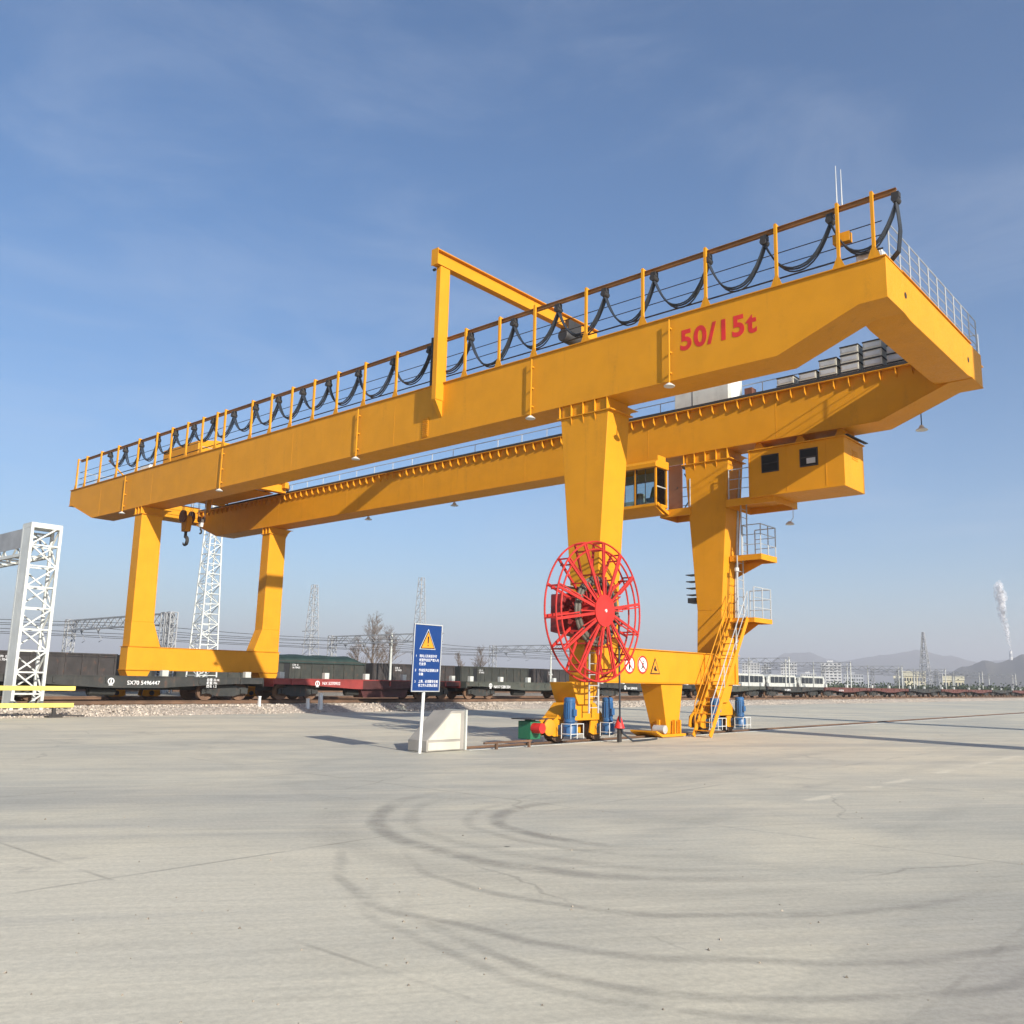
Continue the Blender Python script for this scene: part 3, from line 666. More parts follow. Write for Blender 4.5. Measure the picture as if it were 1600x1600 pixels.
MB().tube([(.22, 8.05, 2.7), (.24, 8.05, 5.0), (.47, 8.05, 9.3)], .045, 8).build('conduit', 'steel', CR)
MB().tube([(.20, 8.15, 2.7), (.22, 8.15, 5.0), (.45, 8.15, 9.3)], .03, 8).build('conduit', 'dark', CR)
# service rungs and small bracket on the outer leg edge
rg = None
for k in range(4):
    if rg is None: rg = MB().box(-1.30, -.93, 7.25, 7.65, 4.78, 4.81).build('foot_bracket', 'dark', LB)
    else: dup(rg, dx=-.01*k, dz=.24*k)
MB().box(-1.25, -.92, 7.25, 7.7, 4.50, 4.68).build('junction_box', 'dark', LB)

# driver's cabin
CX0, CX1, CY0, CY1, CZ0, CZ1 = -4.7, -2.0, 6.36, 7.14, 8.12, 9.46
CB = MB().box(CX0, CX1, CY0, CY1, CZ0-.10, CZ0).build('driver_cabin', 'yellow', CR)
MB().prism([(CY0-.10, CZ1), (CY1, CZ1), (CY1, CZ1+.30), (CY0+.12, CZ1+.30), (CY0-.10, CZ1+.16)], 'x', CX0, CX1+.06).build('cabin_roof', 'yellow', CB, bevel=.015)
MB().box(CX1-.42, CX1-.05, CY0+.2, CY1-.05, CZ1+.301, ZB-.03).build('cabin_hanger', 'yellow', CB)
MB().box(CX0+.2, CX0+.6, CY0+.2, CY1-.05, CZ1+.301, ZB-.03).build('cabin_hanger', 'yellow', CB)
def bars(name, lst, mat, parent):
    for (a, b, w) in lst: MB().bar(a, b, w).build(name, mat, parent)
fx = [CX0+.03, -3.85, -2.92, CX1-.03]
bars('window_post', [((x, CY0+.03, CZ0), (x, CY0+.03, CZ1), .06) for x in fx], 'yellow', CB)
bars('window_post', [((CX1-.03, CY1-.04, CZ0), (CX1-.03, CY1-.04, CZ1), .06), ((CX0+.03, CY1-.04, CZ0), (CX0+.03, CY1-.04, CZ1), .06)], 'yellow', CB)
for a, b in zip(fx, fx[1:]):
    pn = MB().box(a+.035, b-.035, CY0+.02, CY0+.03, CZ0+.02, CZ1-.02).build('window_pane', 'clear', CB)
    MB().box(a+.035, b-.035, CY0+.005, CY0+.045, CZ0+.80, CZ0+.84).build('window_bar', 'dark', CB)
    MB().box((a+b)/2-.015, (a+b)/2+.015, CY0+.005, CY0+.019, CZ0+.02, CZ1-.02).build('window_bar', 'dark', CB)
    fr_ = MB()
    for q in ((a+.034, a+.06, CZ0+.0, CZ1), (b-.06, b-.034, CZ0+.0, CZ1)): fr_.box(q[0], q[1], CY0+.0, CY0+.05, q[2], q[3])
    fr_.build('window_frame', 'dark', CB)
MB().box(CX1-.03, CX1-.02, CY0+.08, CY1-.10, CZ0+.02, CZ1-.02).build('window_pane', 'clear', CB)
MB().box(CX1-.045, CX1-.005, CY0+.08, CY1-.10, CZ0+.62, CZ0+.66).build('window_bar', 'steel', CB)
MB().box(CX0+.02, CX0+.03, CY0+.08, CY1-.10, CZ0+.02, CZ1-.02).build('window_pane', 'clear', CB)
MB().box(CX0, CX1, CY1-.02, CY1, CZ0, CZ0+.35).build('cabin_back', 'greypaint', CB)
MB().box(CX0, CX1, CY1-.02, CY1, CZ0+1.0, CZ1).build('cabin_back', 'greypaint', CB)
SE = MB().box(-2.55, -2.15, 6.45, 6.80, CZ0+.12, CZ0+.24).build('driver_seat', 'fabric', CB, bevel=.03)
MB().taper((-2.53, -2.17, 6.70, 6.80), (-2.46, -2.24, 6.78, 6.88), CZ0+.25, CZ0+.72).build('seat_back', 'fabric', SE, bevel=.03)
MB().box(-2.95, -2.72, 6.45, 6.7, CZ0, CZ0+.45).build('control_console', 'greypaint', CB)
# sloping front and belly of the cabin
MB().prism([(CY0, CZ0-.101), (CY1, CZ0-.101), (CY1, CZ0-.34), (CY0+.5, CZ0-.34)], 'x', CX0+.1, CX1-.05).build('cabin_belly', 'yellow', CB)
MB().bar((CX1+.02, CY0+.05, CZ0-.02), (CX1+.02, CY1+.1, CZ0-.32), .05, .12).build('cabin_brace', 'yellow', CB)
# landing and door behind the cabin
P4 = platform(-2.35, -1.05, 7.16, 8.35, 7.98, .28); MB().box(-1.98, -1.40, 7.17, 7.22, 7.99, 9.62).build('door_panel', 'brown_and_shade', P4)  # the door's brown is yellow paint with its shadow put into the colour
MB().cyl((-1.58, 7.165, 8.75), 'y', .03, -.03, 0, 8).build('door_handle', 'dark', P4)
railing(P4, [(-1.08, 7.2, 7.98), (-1.08, 8.32, 7.98), (-2.3, 8.32, 7.98)], spacing=.7)
MB().box(-1.75, -1.15, 7.5, 8.2, 9.62, 9.68).build('door_canopy', 'dark', P4)
MB().tube([(-1.4, 7.35, 8.0), (-1.1, 8.2, 9.3)], .02, 6).build('stay_rod', 'dark', P4); MB().tube([(-1.4, 7.35, 9.3), (-1.1, 8.2, 8.1)], .02, 6).build('stay_rod', 'dark', P4)

# electrical house under the girder
EX0, EX1, EY0, EY1, EZ0, EZ1 = 1.50, 4.86, 6.84, 8.50, 7.95, 9.58
EH = MB().box(EX0, EX1, EY0, EY1, EZ0, EZ1).build('electrical_house', 'yellow', CR, bevel=.015)
for x in (1.62, 3.15, 4.55):
    MB().prism([(x-.22, EZ1+.037), (x+.30, EZ1+.037), (x+.10, ZB-.03), (x-.06, ZB-.03)], 'y', EY0+.45, EY1-.2).build('house_hanger', 'yellow', EH)
for x in (2.00, 3.38):
    F = MB().box(x-.03, x+.60, EY0-.022, EY0-.002, 8.75, 9.36).build('window', 'dark', EH)
    MB().box(x+.01, x+.56, EY0-.030, EY0-.023, 8.79, 9.32).build('window_pane', 'glass', F)
    MB().box(x+.005, x+.565, EY0-.040, EY0-.031, 9.04, 9.07).build('window_bar', 'dark', F)
    if x > 3:
        MB().box(x+.22, x+.52, EY0-.044, EY0-.031, 8.84, 9.02).build('fan_grille', 'steel', F)
for x in (2.86, 4.22): MB().box(x, x+.035, EY0-.008, EY0-.001, EZ0+.01, EZ1-.01).build('panel_seam', 'yellow', EH)
MB().box(EX0+.02, EX1-.02, EY0-.016, EY0-.001, EZ0+.002, EZ0+.07).build('floor_rail', 'yellow', EH); MB().box(EX0-.03, EX1+.05, EY0-.05, EY1+.03, EZ1+.001, EZ1+.035).build('house_roof', 'yellow', EH)
for k in range(5): MB().box(EX1+.001, EX1+.018, 7.5, 7.95, 8.95+k*.07, 8.985+k*.07).build('vent_slat', 'yellow', EH)
MB().bar((EX1-.02, EY0+.25, EZ1+.12), (EX1+.10, EY1+.05, EZ1+.10), .12, .03).build('rain_shield', 'dark', EH)
MB().box(EX0-.02, EX0+.02, EY0-.02, EY0+.02, EZ0-.02, EZ1).build('corner_angle', 'yellow', EH)
LH = MB().tube([(2.25, 8.6, 8.0), (2.25, 8.6, 7.45), (2.15, 8.6, 7.32)], .012, 6).build('lamp_hook', 'steel', CR)
MB().lathe((2.12, 8.6, 7.22), 'z', [(.16, 0), (.12, .06), (.04, .12)], 16).build('lamp_shade', 'lampwhite', LH)

# festoon track, its posts and the cable loops on the near girder
FZ = 13.50
ft = MB(); ft.prism([(.06, FZ-.06), (.16, FZ-.06), (.16, FZ-.045), (.118, FZ-.04), (.118, FZ+.04), (.16, FZ+.045), (.16, FZ+.06), (.06, FZ+.06), (.06, FZ+.045), (.102, FZ+.04), (.102, FZ-.04), (.06, FZ-.045)], 'x', -36.4, 9.05)
FT = ft.build('festoon_track', 'trackrail', CR)
px_ = [8.48, 7.60, 5.93, 3.82, 1.73, -.36, -2.45, -4.0, -5.6, -9.2, -11.05, -12.75, -14.3, -15.85, -17.35, -18.85, -21.05, -21.75, -23.0, -24.4, -25.9, -27.4, -29.3, -31.6, -33.6, -35.4, -36.5]
f0 = None
for x in px_:
    if f0 is None:
        p_ = MB(); p_.bar((x, .0, ZT+.03), (x, .0, 13.60), .075, .075); p_.bar((x, -.03, 13.60), (x, .14, 13.58), .06, .05)
        p_.prism([(x-.16, ZT+.03), (x+.16, ZT+.03), (x+.045, ZT+.30), (x-.045, ZT+.30)], 'y', -.035, -.022); f0 = p_.build('festoon_post', 'yellow', CR)
    else: dup(f0, dx=x-px_[0])
lx = [9.03, 7.38, 5.56, 3.85, 2.06, .28, -1.56, -3.45, -5.48, -7.52, -9.53, -11.6]+[-13.5-1.75*k for k in range(12)]
tr0 = None
for x in lx:
    if tr0 is None:
        t_ = MB(); t_.box(x-.09, x+.09, .03, .19, FZ-.20, FZ-.065); t_.cyl((x, .11, FZ-.25), 'y', .09, -.12, .12, 14); tr0 = t_.build('festoon_carrier', 'dark', CR)
    else: dup(tr0, dx=x-lx[0])
for i, (a, b) in enumerate(zip(lx, lx[1:])):
    sag = .98+random.uniform(-.12, .12) if i < 12 else .75+random.uniform(-.2, .15); c_ = MB()
    for k, (dy, ds) in enumerate(((-.04, 0), (.0, .035), (.05, .01), (.09, .06))):
        pts = []
        for j in range(15):
            t = j/14; x = a+(b-a)*t; u = 2*t-1
            pts.append((x, .11+dy+random.uniform(-.006, .006), FZ-.30-(sag+ds)*(1-abs(u)**2.3)))
        c_.tube(pts, .022, 6)
    c_.build('festoon_cable', 'cable', CR)
c_ = MB()
for dy in (-.05, .02, .09):
    c_.tube([(9.03, .11+dy, FZ-.28), (9.07, .13+dy, FZ-.8), (9.06, .2+dy, 12.5), (8.95, .35+dy, 12.05), (8.6, .6+dy, 11.92)], .026, 6)
c_.build('festoon_cable', 'cable', CR)
# thin guard wires behind the posts
for z, r, mt in ((12.22, .022, 'dark'), (12.58, .013, 'dark'), (12.94, .013, 'dark')):
    MB().tube([(-36.9, .30, z), (8.6, .30, z)], r, 6).build('guard_wire', mt, CR)
MB().bar((-7.32, .05, ZT+.03), (-7.32, .05, 13.7), .10, .08).build('antenna_post', 'dark', CR)
MB().tube([(-7.2, .02, 13.0), (-7.2, .02, 14.05)], .012, 6).build('antenna', 'steel', CR)
for x, h in ((7.55, 14.75), (7.68, 14.6)): MB().tube([(x, .16, 13.5), (x, .16, h)], [.02, .008], 6).build('antenna', 'lampwhite', CR)
MB().box(7.42, 7.85, .1, .3, 12.60, 12.85).build('junction_box', 'yellow', CR)
MB().box(7.9, 8.5, .35, .9, 11.90, 12.32).build('cable_box', 'white', CR, bevel=.02)
# railings round the girder ends and outer walkway
railing(CR, [(8.66, .55, ZT+.05), (8.66, 8.26, ZT+.05)], h=1.08, n_rails=4, spacing=.78, r=.017)
WB = MB().box(-36.9, 8.6, YB1+.02, YB1+.85, ZT-.12, ZT-.09).build('walkway', 'yellow', CR)
railing(WB, [(-36.8, YB1+.82, ZT-.09), (8.5, YB1+.82, ZT-.09)], h=1.1, spacing=1.5)
railing(CR, [(-37.0, .25, ZT+.05), (-37.0, 8.2, ZT+.05)], h=1.08, spacing=1.0)
# lamps on rods along the near girder and under the far one
def rod_lamp(x, y, z0, z1):
    R = MB(); R.tube([(x, y, z0), (x, y, z1)], .024, 6)
    for z in (z1-.25, (z0+z1)/2, z0+.35): R.box(x-.03, x+.03, y, y+.10, z-.02, z+.02)
    o = R.build('lamp_rod', 'yellow', CR)
    MB().lathe((x, y, z0-.02), 'z', [(.155, -.04), (.16, -.025), (.09, .03), (.045, .06)], 18).build('lamp_shade', 'lampwhite', o)
for x in (-30.2, -20.85, -11.2, -2.45, 2.69): rod_lamp(x, -.11, 9.84, 11.75)
for x in (6.82, -14.7, -21.1): 
    R = MB().tube([(x, 8.42, 10.4), (x, 8.42, 9.92)], .018, 6).build('lamp_rod', 'dark', CR)
    MB().lathe((x, 8.42, 9.82), 'z', [(.19, -.02), (.19, 0), (.10, .05), (.06, .14)], 16).build('lamp_shade', 'lampwhite', R)
# inspection ladder plate on the near web
IL = MB().box(-7.62, -7.32, -.022, -.006, 10.05, 10.75).build('ladder_plate', 'yellow', CR); r0 = None
for k in range(9):
    if r0 is None: r0 = MB().tube([(-7.6, -.045, 10.10), (-7.34, -.045, 10.10)], .012, 6).build('rung', 'yellow', IL)
    else: dup(r0, dz=k*.075)
# painted capacity on the near web
text('capacity_lettering', '50/15t', .80, (2.98, -.004, 10.80), (1, 0, 0), (0, 0, 1), 'textred', CR, sx=1.0, spacing=1.12, bold_=.032)

# maintenance portal across both girders
PF = MB(); PF.box(-6.84, -6.62, -.36, .10, 10.95+.25, 16.12); PF.prism([(-.36, 11.2), (-.003, 11.2), (-.003, 10.62)], 'x', -6.82, -6.64)
PO = PF.build('maintenance_portal', 'yellow', CR, bevel=.01)
MB().box(-6.84, -6.62, 8.35, 8.72, ZT-.2, 16.12).build('portal_post', 'yellow', PO, bevel=.01)
ib = MB(); y0, y1 = -.55, 8.95
ib.box(-6.88, -6.58, y0, y1, 16.12, 16.15); ib.box(-6.88, -6.58, y0, y1, 16.66, 16.69); ib.box(-6.745, -6.715, y0, y1, 16.15, 16.66); ib.box(-6.90, -6.56, y0-.02, y0, 16.10, 16.71)
ib.build('portal_beam', 'yellow', PO)
HO = MB().lathe((-6.73, 6.6, 15.80), 'y', [(.24, 0), (.27, .05), (.27, 1.1), (.22, 1.15), (.22, 1.5), (.12, 1.55)], 18).build('portal_hoist', 'dark', PO)
MB().box(-6.95, -6.52, 6.75, 7.6, 16.0, 16.5).build('hoist_carriage', 'dark', HO); MB().box(-6.9, -6.55, 8.0, 8.4, 15.6, 16.05).build('hoist_gearbox', 'white', HO)
MB().cyl((-6.95, -.4, 16.02), 'x', .05, 0, .1, 8).build('beam_stop', 'dark', PO)

# cabinets and resistor stacks on the far girder
CBN = MB().box(-2.2, .12, 8.0, 9.1, ZTB+.03, 14.0).build('control_cabinet', 'greypaint', CR, bevel=.02)
MB().box(-1.42, -1.40, 7.988, 7.998, ZT+.2, 13.9).build('door_gap', 'dark', CBN); MB().box(.122, .13, 8.2, 8.9, 12.0, 13.8).build('cabinet_door', 'white', CBN)
MB().box(.60, .90, 8.35, 8.7, ZTB+.03, 12.45).build('wiring_box', 'brown_and_shade', CR)
for i, (x, n) in enumerate(((1.9, 2), (2.75, 2), (3.5, 3), (4.27, 4), (5.06, 4), (5.86, 4))):
    for k in range(n if n > 3 else n):
        z = 11.98+k*.305
        b = MB(); b.box(x, x+.62, 8.35, 8.95, z if k else ZTB+.03, z+.25); o = b.build('resistor_box', 'creamsteel', CR, bevel=.008); MB().box(x-.02, x+.64, 8.33, 8.97, z+.252, z+.290).build('gap_shade', 'dark', o)  # dark plate drawn in for the shaded gap above each box
        MB().box(x+.05, x+.57, 8.34, 8.348, z+.06, z+.2).build('louvre', 'steel', o)
# mark two low stacks out of the railing
# ------------------------------------------------------------------ trolley and hooks
TR = thing('crane_trolley', 'yellow hoist trolley with machine house on top of the girders near the far leg', 'trolley', (-29.5, 4.15, 12.0))
T0 = MB()
for x in (-32.9, -26.7): T0.box(x-.2, x+.2, YA1+.26, YB0-.26, 11.62, 12.02)
for y in (YA1+.42, YB0-.42): T0.box(-33.4, -26.2, y-.12, y+.12, 11.84, 12.16)
for x in (-31.0, -29.0): T0.box(x-.15, x+.15, YA1+.54, YB0-.54, 11.70, 12.0)
T0.box(-32.3, -27.2, 4.75, 6.6, 11.60, 11.64); T0.box(-28.8, -27.0, 1.7, 4.6, 11.60, 11.64)
T0.build('trolley_frame', 'yellow', TR)
wh = None
for x in (-32.9, -26.7):
    for y in (YA1+.07, YB0-.07):
        if wh is None: wh = MB().cyl((x, y, 11.97), 'y', .19, -.06, .06, 18).build('wheel', 'rust', TR); w0 = (x, y)
        else: dup(wh, dx=x-w0[0], dy=y-w0[1])
MB().prism([(1.6, 12.17), (6.4, 12.17), (6.4, 13.40), (5.2, 13.60), (2.6, 13.60), (1.6, 13.40)], 'x', -29.9, -26.3).build('machine_house', 'yellow', TR, bevel=.03)
MB().box(-32.6, -31.6, 1.7, 2.5, 12.17, 12.95).build('control_box', 'white', TR, bevel=.02)
MB().lathe((-31.9, 3.0, 12.55), 'y', [(.3, 0), (.34, .05), (.34, 2.2), (.3, 2.25)], 20).build('hoist_drum', 'dark', TR)
MB().cyl((-30.8, 1.9, 12.45), 'y', .2, 0, .6, 16).build('hoist_motor', 'blue', TR)
MB().cyl((-27.9, 5.7, 11.85), 'y', .17, 0, .5, 14).build('travel_motor', 'blue', TR); MB().box(-27.5, -27.25, 5.5, 6.1, 11.645, 12.0).build('gear_case', 'white', TR)
MB().bar((-33.2, 1.5, 12.1), (-33.2, .25, 13.1), .06).build('tow_arm', 'yellow', TR)
MB().prism([(-31.4, 11.59), (-30.5, 11.59), (-30.75, 10.7), (-31.05, 10.7)], 'y', 4.9, 4.96).build('guide_plate', 'yellow', TR)
railing(TR, [(-33.3, 1.7, 12.16), (-33.3, 6.6, 12.16)], h=.95, spacing=1.2)
railing(TR, [(-26.3, 1.7, 12.16), (-26.3, 6.6, 12.16)], h=.95, spacing=1.2)
def hook_block(name, label, x, y, ztop, s, colr):
    H = thing(name, label, 'hook', (x, y, ztop), 'hooks below the trolley')
    b = MB()
    for sy in (-.22*s, .22*s): b.lathe((x, y+sy, ztop), 'y', [(.10*s, -.05*s), (.31*s, -.05*s), (.29*s, 0), (.31*s, .05*s), (.10*s, .05*s)], 22)
    b.build('sheave', 'brown_and_shade', H)
    c = MB(); c.prism([(x-.22*s, ztop+.05), (x+.22*s, ztop+.05), (x+.30*s, ztop-.15*s), (x+.2*s, ztop-.75*s), (x-.2*s, ztop-.75*s), (x-.30*s, ztop-.15*s)], 'y', y-.14*s, y+.14*s)
    c.build('block_cheek', colr, H, bevel=.02)
    k = MB(); k.tube([(x, y, ztop-.7*s), (x, y, ztop-1.0*s)]+[(x+.21*s*math.sin(t)*1.0, y, ztop-1.22*s+.21*s*math.cos(t)) for t in [i*.4 for i in range(0, 12)]], [.07*s, .075*s]+[.085*s]*7+[.07*s, .06*s, .05*s, .04*s, .02*s], 10)
    k.build('hook', 'dark', H)
    r_ = MB()
    for dx in (-.3*s, -.12*s, .12*s, .3*s): r_.tube([(x+dx, y+.1*(1 if dx > 0 else -1), ztop), (x+dx*1.4, y+.15*(1 if dx > 0 else -1), 12.3)], .014, 5)
    r_.build('wire_rope', 'steel', H)
hook_block('hook_block', 'large orange main hook block hanging beside the far leg', -31.8, 4.2, 10.45, 1.12, 'yellow')
hook_block('hook_block', 'small auxiliary hook with pale block hanging beside the main hook', -30.4, 4.3, 10.15, .55, 'white')

# ------------------------------------------------------------------ near objects: end stop, warning sign, boundary posts
ES = thing('rail_end_stop', 'pale wedge shaped steel end stop at the end of the crane rail', 'end stop', (-.3, -5.5, 0))
prof = [(-6.16, .012), (-4.98, .012), (-4.98, .92), (-5.40, .92), (-6.16, .26)]
MB().prism(prof, 'x', -.66, -.02).build('stop_body', 'wood', ES, bevel=.012)
MB().prism([(-6.12, .27), (-5.44, .86), (-5.12, .86), (-5.12, .27)], 'x', -.018, -.004).build('side_plate', 'creamsteel', ES)
MB().prism([(-6.12, .04), (-6.12, .215), (-5.12, .215), (-5.12, .04)], 'x', -.018, -.004).build('side_plate', 'creamsteel', ES)
MB().box(-.70, .03, -4.978, -4.93, .012, .94).build('buffer_plate', 'greypaint', ES)
MB().box(-.68, .02, -5.10, -5.04, .012, .915).build('stop_rib', 'greypaint', ES) if False else None
# rusty steel bar lying along the rail
BR = MB(); BR.bar((.28, -4.6, .16), (.28, -2.9, .16), .05, .05); BR.box(.25, .31, -4.2, -4.14, .0, .135); BR.box(.25, .31, -3.0, -2.94, .0, .135)
tag(BR.build('steel_barrier', 'rust'), 'low rusty steel bar on short feet beside the crane rail', 'barrier')

SG = thing('warning_sign', 'blue warning sign with yellow triangle on a leaning white post', 'sign', (.02, -6.40, 0))
MB().tube([(.02, -6.40, -.05), (.02, -6.35, 1.5), (.02, -6.29, 2.85)], .038, 12).build('post', 'white', SG)
def sgp(u, w, x=.065): return (x, -6.785+u+.026*(w/1.5), 1.36+w)      # panel coordinates, the panel leans with its post
def sgpoly(pts, x, t): return MB().prism([sgp(u, w)[1:] for u, w in pts], 'x', x, x+t)
PN = sgpoly([(0, 0), (.86, 0), (.86, 1.53), (0, 1.53)], .058, .018).build('panel', 'signblue', SG)
for q in ([(0, 0), (.86, 0), (.86, .022), (0, .022)], [(0, 1.508), (.86, 1.508), (.86, 1.53), (0, 1.53)], [(0, .0225), (.022, .0225), (.022, 1.5075), (0, 1.5075)], [(.838, .0225), (.86, .0225), (.86, 1.5075), (.838, 1.5075)]):
    sgpoly(q, .0765, .012).build('panel_border', 'steel', PN)
T1 = sgpoly([(.185, .955), (.675, .955), (.43, 1.42)], .0762, .004).build('triangle', 'lampwhite', PN)
sgpoly([(.205, .967), (.655, .967), (.43, 1.395)], .0804, .003).build('triangle_edge', 'black', T1)
sgpoly([(.245, .99), (.615, .99), (.43, 1.342)], .0836, .003).build('triangle_field', 'orange', T1)
sgpoly([(.415, 1.09), (.445, 1.09), (.452, 1.25), (.408, 1.25)], .0868, .003).build('exclamation_mark', 'black', T1); sgpoly([(.415, 1.03), (.445, 1.03), (.445, 1.06), (.415, 1.06)], .0868, .003).build('exclamation_mark', 'black', T1)
lines = [('场内人员未经许可', .20, .775), ('经营作业区严禁入内', .20, .685), ('行走停', .20, .595), ('1', .085, .775), ('作业区内注意避让来', .20, .455), ('车辆', .20, .365), ('2', .085, .455), ('上岗、必须戴安全帽', .20, .205), ('非工作人员禁止靠近', .20, .115), ('3', .085, .205)]
for body, u, w in lines:
    o_ = sgp(u, w, .0772); text('lettering', body, .074, o_, (0, 1, 0), (0, .017, 1), 'letter', PN, sx=.9, bold_=0)

def bpost(label, y, x, h=.55, w=.16):
    B = thing('marker_post', label, 'post', (x, y, 0), 'white boundary posts on the bank'); 
    MB().taper((x-w*.7, x+w*.7, y-w*.7, y+w*.7), (x-w*.5, x+w*.5, y-w*.5, y+w*.5), -.05, .10).build('post_base', 'greypaint', B)
    MB().taper((x-w*.32, x+w*.32, y-w*.32, y+w*.32), (x-w*.25, x+w*.25, y-w*.25, y+w*.25), .10, h).build('post_shaft', 'white', B, bevel=.01)
    MB().box(x-w*.3, x+w*.3, y-w*.3, y+w*.3, h, h+.04).build('post_cap', 'white', B)
bpost('tall pale marker post on the bank in front of the red wagon', 7.0, -22.3, .88, .3)
bpost('short pale marker post left of the taller one before the red wagon', 6.4, -22.5, .62, .24)
bpost('small white marker post on the bank at the black wagon end', 4.15, -23.2, .72, .2)

# ------------------------------------------------------------------ wagons
def wheelset_bogie(root, xc, yc, zr):
    o = MB()
    for sx in (-1.0, 1.0):
        x = xc+sx
        o.prism([(yc-1.2, zr+.30), (yc-1.2, zr+.58), (yc-.55, zr+.72), (yc+.55, zr+.72), (yc+1.2, zr+.58), (yc+1.2, zr+.30), (yc+.95, zr+.34), (yc+.45, zr+.20), (yc-.45, zr+.20), (yc-.95, zr+.34)], 'x', x-.06, x+.06)
        for dy in (-.12, .0, .12): o.cyl((x, yc+dy, zr+.24), 'z', .05, 0, .32, 8)
    o.box(xc-1.0, xc+1.0, yc-.2, yc+.2, zr+.45, zr+.72)
    b = o.build('bogie', 'wagonblack', root)
    for dy in (-.9, .9):
        w = MB()
        for sx in (-.74, .74): w.lathe((xc+sx, yc+dy, zr+.42), 'x', [(.08, -.07), (.36, -.06), (.44, -.065), (.44, -.04), (.42, .065), (.36, .065), (.08, .07)], 22)
        w.cyl((xc, yc+dy, zr+.42), 'x', .08, -.95, .95, 10); w.build('wheelset', 'rust', b)
        MB().box(xc+1.065, xc+1.14, yc+dy-.12, yc+dy+.12, zr+.33, zr+.55).build('axle_box', 'wagonblack', b)
def flat_wagon(label, mat, y0, L=13.0, mat2=None, split=None, number=None, group='flat wagons on the nearest track', boxes=True, dark_tank=False, emblem=False):
    xc = -26.0; zr = ZY+.19; zd = 1.62; R = thing('flat_wagon', label, 'wagon', (xc, y0+L/2, ZY), group)
    def sill(a, b, mt):
        s = MB(); t = lambda y: zd-.30-.22*max(0, min(1, 1-abs((y-(y0+L/2)))/(L*.28)*1.0+.35))
        ys_ = [a+(b-a)*i/10 for i in range(11)]
        prof = [(y, zd-.05) for y in ys_]+[(y, t(y)) for y in reversed(ys_)]
        for x in (xc+1.40, xc-1.48): s.prism(prof, 'x', x, x+.08)
        return s.build('side_sill', mt, R)
    if split: sill(y0, split, mat); sill(split, y0+L, mat2)
    else: sill(y0, y0+L, mat)
    MB().box(xc-1.5, xc+1.5, y0-.02, y0+L+.02, zd-.049, zd).build('deck', mat2 if mat2 and False else mat, R)
    MB().box(xc-.35, xc+.35, y0+.1, y0+L-.1, zd-.62, zd-.05).build('centre_sill', 'wagonblack', R)
    e = MB().box(xc-1.48, xc+1.48, y0-.06, y0+.0-.021, zd-.42, zd-.05); e.box(xc-1.48, xc+1.48, y0+L+.021, y0+L+.06, zd-.42, zd-.05); e.build('end_sill', mat, R)
    for s, y in ((-1, y0-.06), (1, y0+L+.06)):
        MB().box(xc-.14, xc+.14, min(y, y+s*.32), max(y, y+s*.32), zr+.75, zr+1.0).build('coupler', 'rust', R)
    wheelset_bogie(R, xc, y0+1.75, zr); wheelset_bogie(R, xc, y0+L-1.75, zr)
    MB().lathe((xc+.8, y0+L*.42, zr+.42), 'y', [(.12, -.6), (.2, -.55), (.2, .55), (.12, .6)], 14).build('air_tank', 'wagonblack', R)
    if dark_tank: MB().prism([(y0+L*.43, zd-.52), (y0+L*.70, zd-.52), (y0+L*.68, zr+.12), (y0+L*.45, zr+.12)], 'x', xc+.4, xc+1.25).build('equipment_case', 'wagonmaroon', R)
    if boxes:
        b0 = None
        for y in ((y0+.35, y0+3.1, y0+5.8, y0+8.5, y0+12.4) if y0 < 60 else (y0+.35, y0+6.2)):
            if b0 is None: b0 = MB().box(xc+1.15, xc+1.40, y, y+.28, zd+.001, zd+.32).build('stake_box', 'greypaint', R, bevel=.01)
            else: dup(b0, dy=y-(y0+.35))
    st = None
    for k in range(6):
        y = y0+1.0+k*2.15
        if number and number[1]-.5 < y-y0 < number[1]+2.9: continue
        if st is None: st = MB().box(xc+1.482, xc+1.53, y, y+.09, zd-.32, zd-.08).build('stake_pocket', mat, R); sy0 = y
        else: dup(st, dy=y-sy0)
    if number: text('wagon_number', number[0], number[2], (xc+1.486, y0+number[1], zd-number[3]), (0, 1, 0), (0, 0, 1), 'letter', R)
    if emblem:
        E = MB().ring((xc+1.488, y0+emblem, zd-.24), 'x', .12, .022, 20, 6, .006); E.box(xc+1.482, xc+1.492, y0+emblem-.02, y0+emblem+.02, zd-.40, zd-.16); E.box(xc+1.482, xc+1.492, y0+emblem-.09, y0+emblem+.09, zd-.42, zd-.39); E.build('emblem', 'letter', R)
    return R
PITCH_W = 13.65; Y0 = -7.9
flat_wagon('black flat wagon at the photo edge behind the white lattice tower', 'wagonblack', Y0-PITCH_W)
wb = flat_wagon('black flat wagon lettered 5496447 in front of the far crane legs', 'wagonblack', Y0, number=('SX70 5496447', 6.25, .25, .38), emblem=5.55, boxes=False)
text('data_lettering', '自重 22.4t\n载重 70t\n换长 1.2', .15, (-24.514, Y0+11.2-1.2, 1.44), (0, 1, 0), (0, 0, 1), 'letter', wb)
for y in (-.02, 4.2): MB().box(-24.9, -24.65, y, y+.3, 1.622, 1.90).build('stake_box', 'greypaint', wb, bevel=.01)
flat_wagon('flat wagon with bright red sill turning maroon behind the blue warning sign', 'wagonred', Y0+PITCH_W, mat2='wagonmaroon', split=Y0+PITCH_W+5.6, number=('NX 5270932', 2.9, .22, .30), dark_tank=True, emblem=2.6)
flat_wagon('grey green flat wagon between the blue sign and the cable reel', 'wagongrey', Y0+2*PITCH_W, number=('NX17 5281354', 2.4, .25, .40), emblem=2.1)
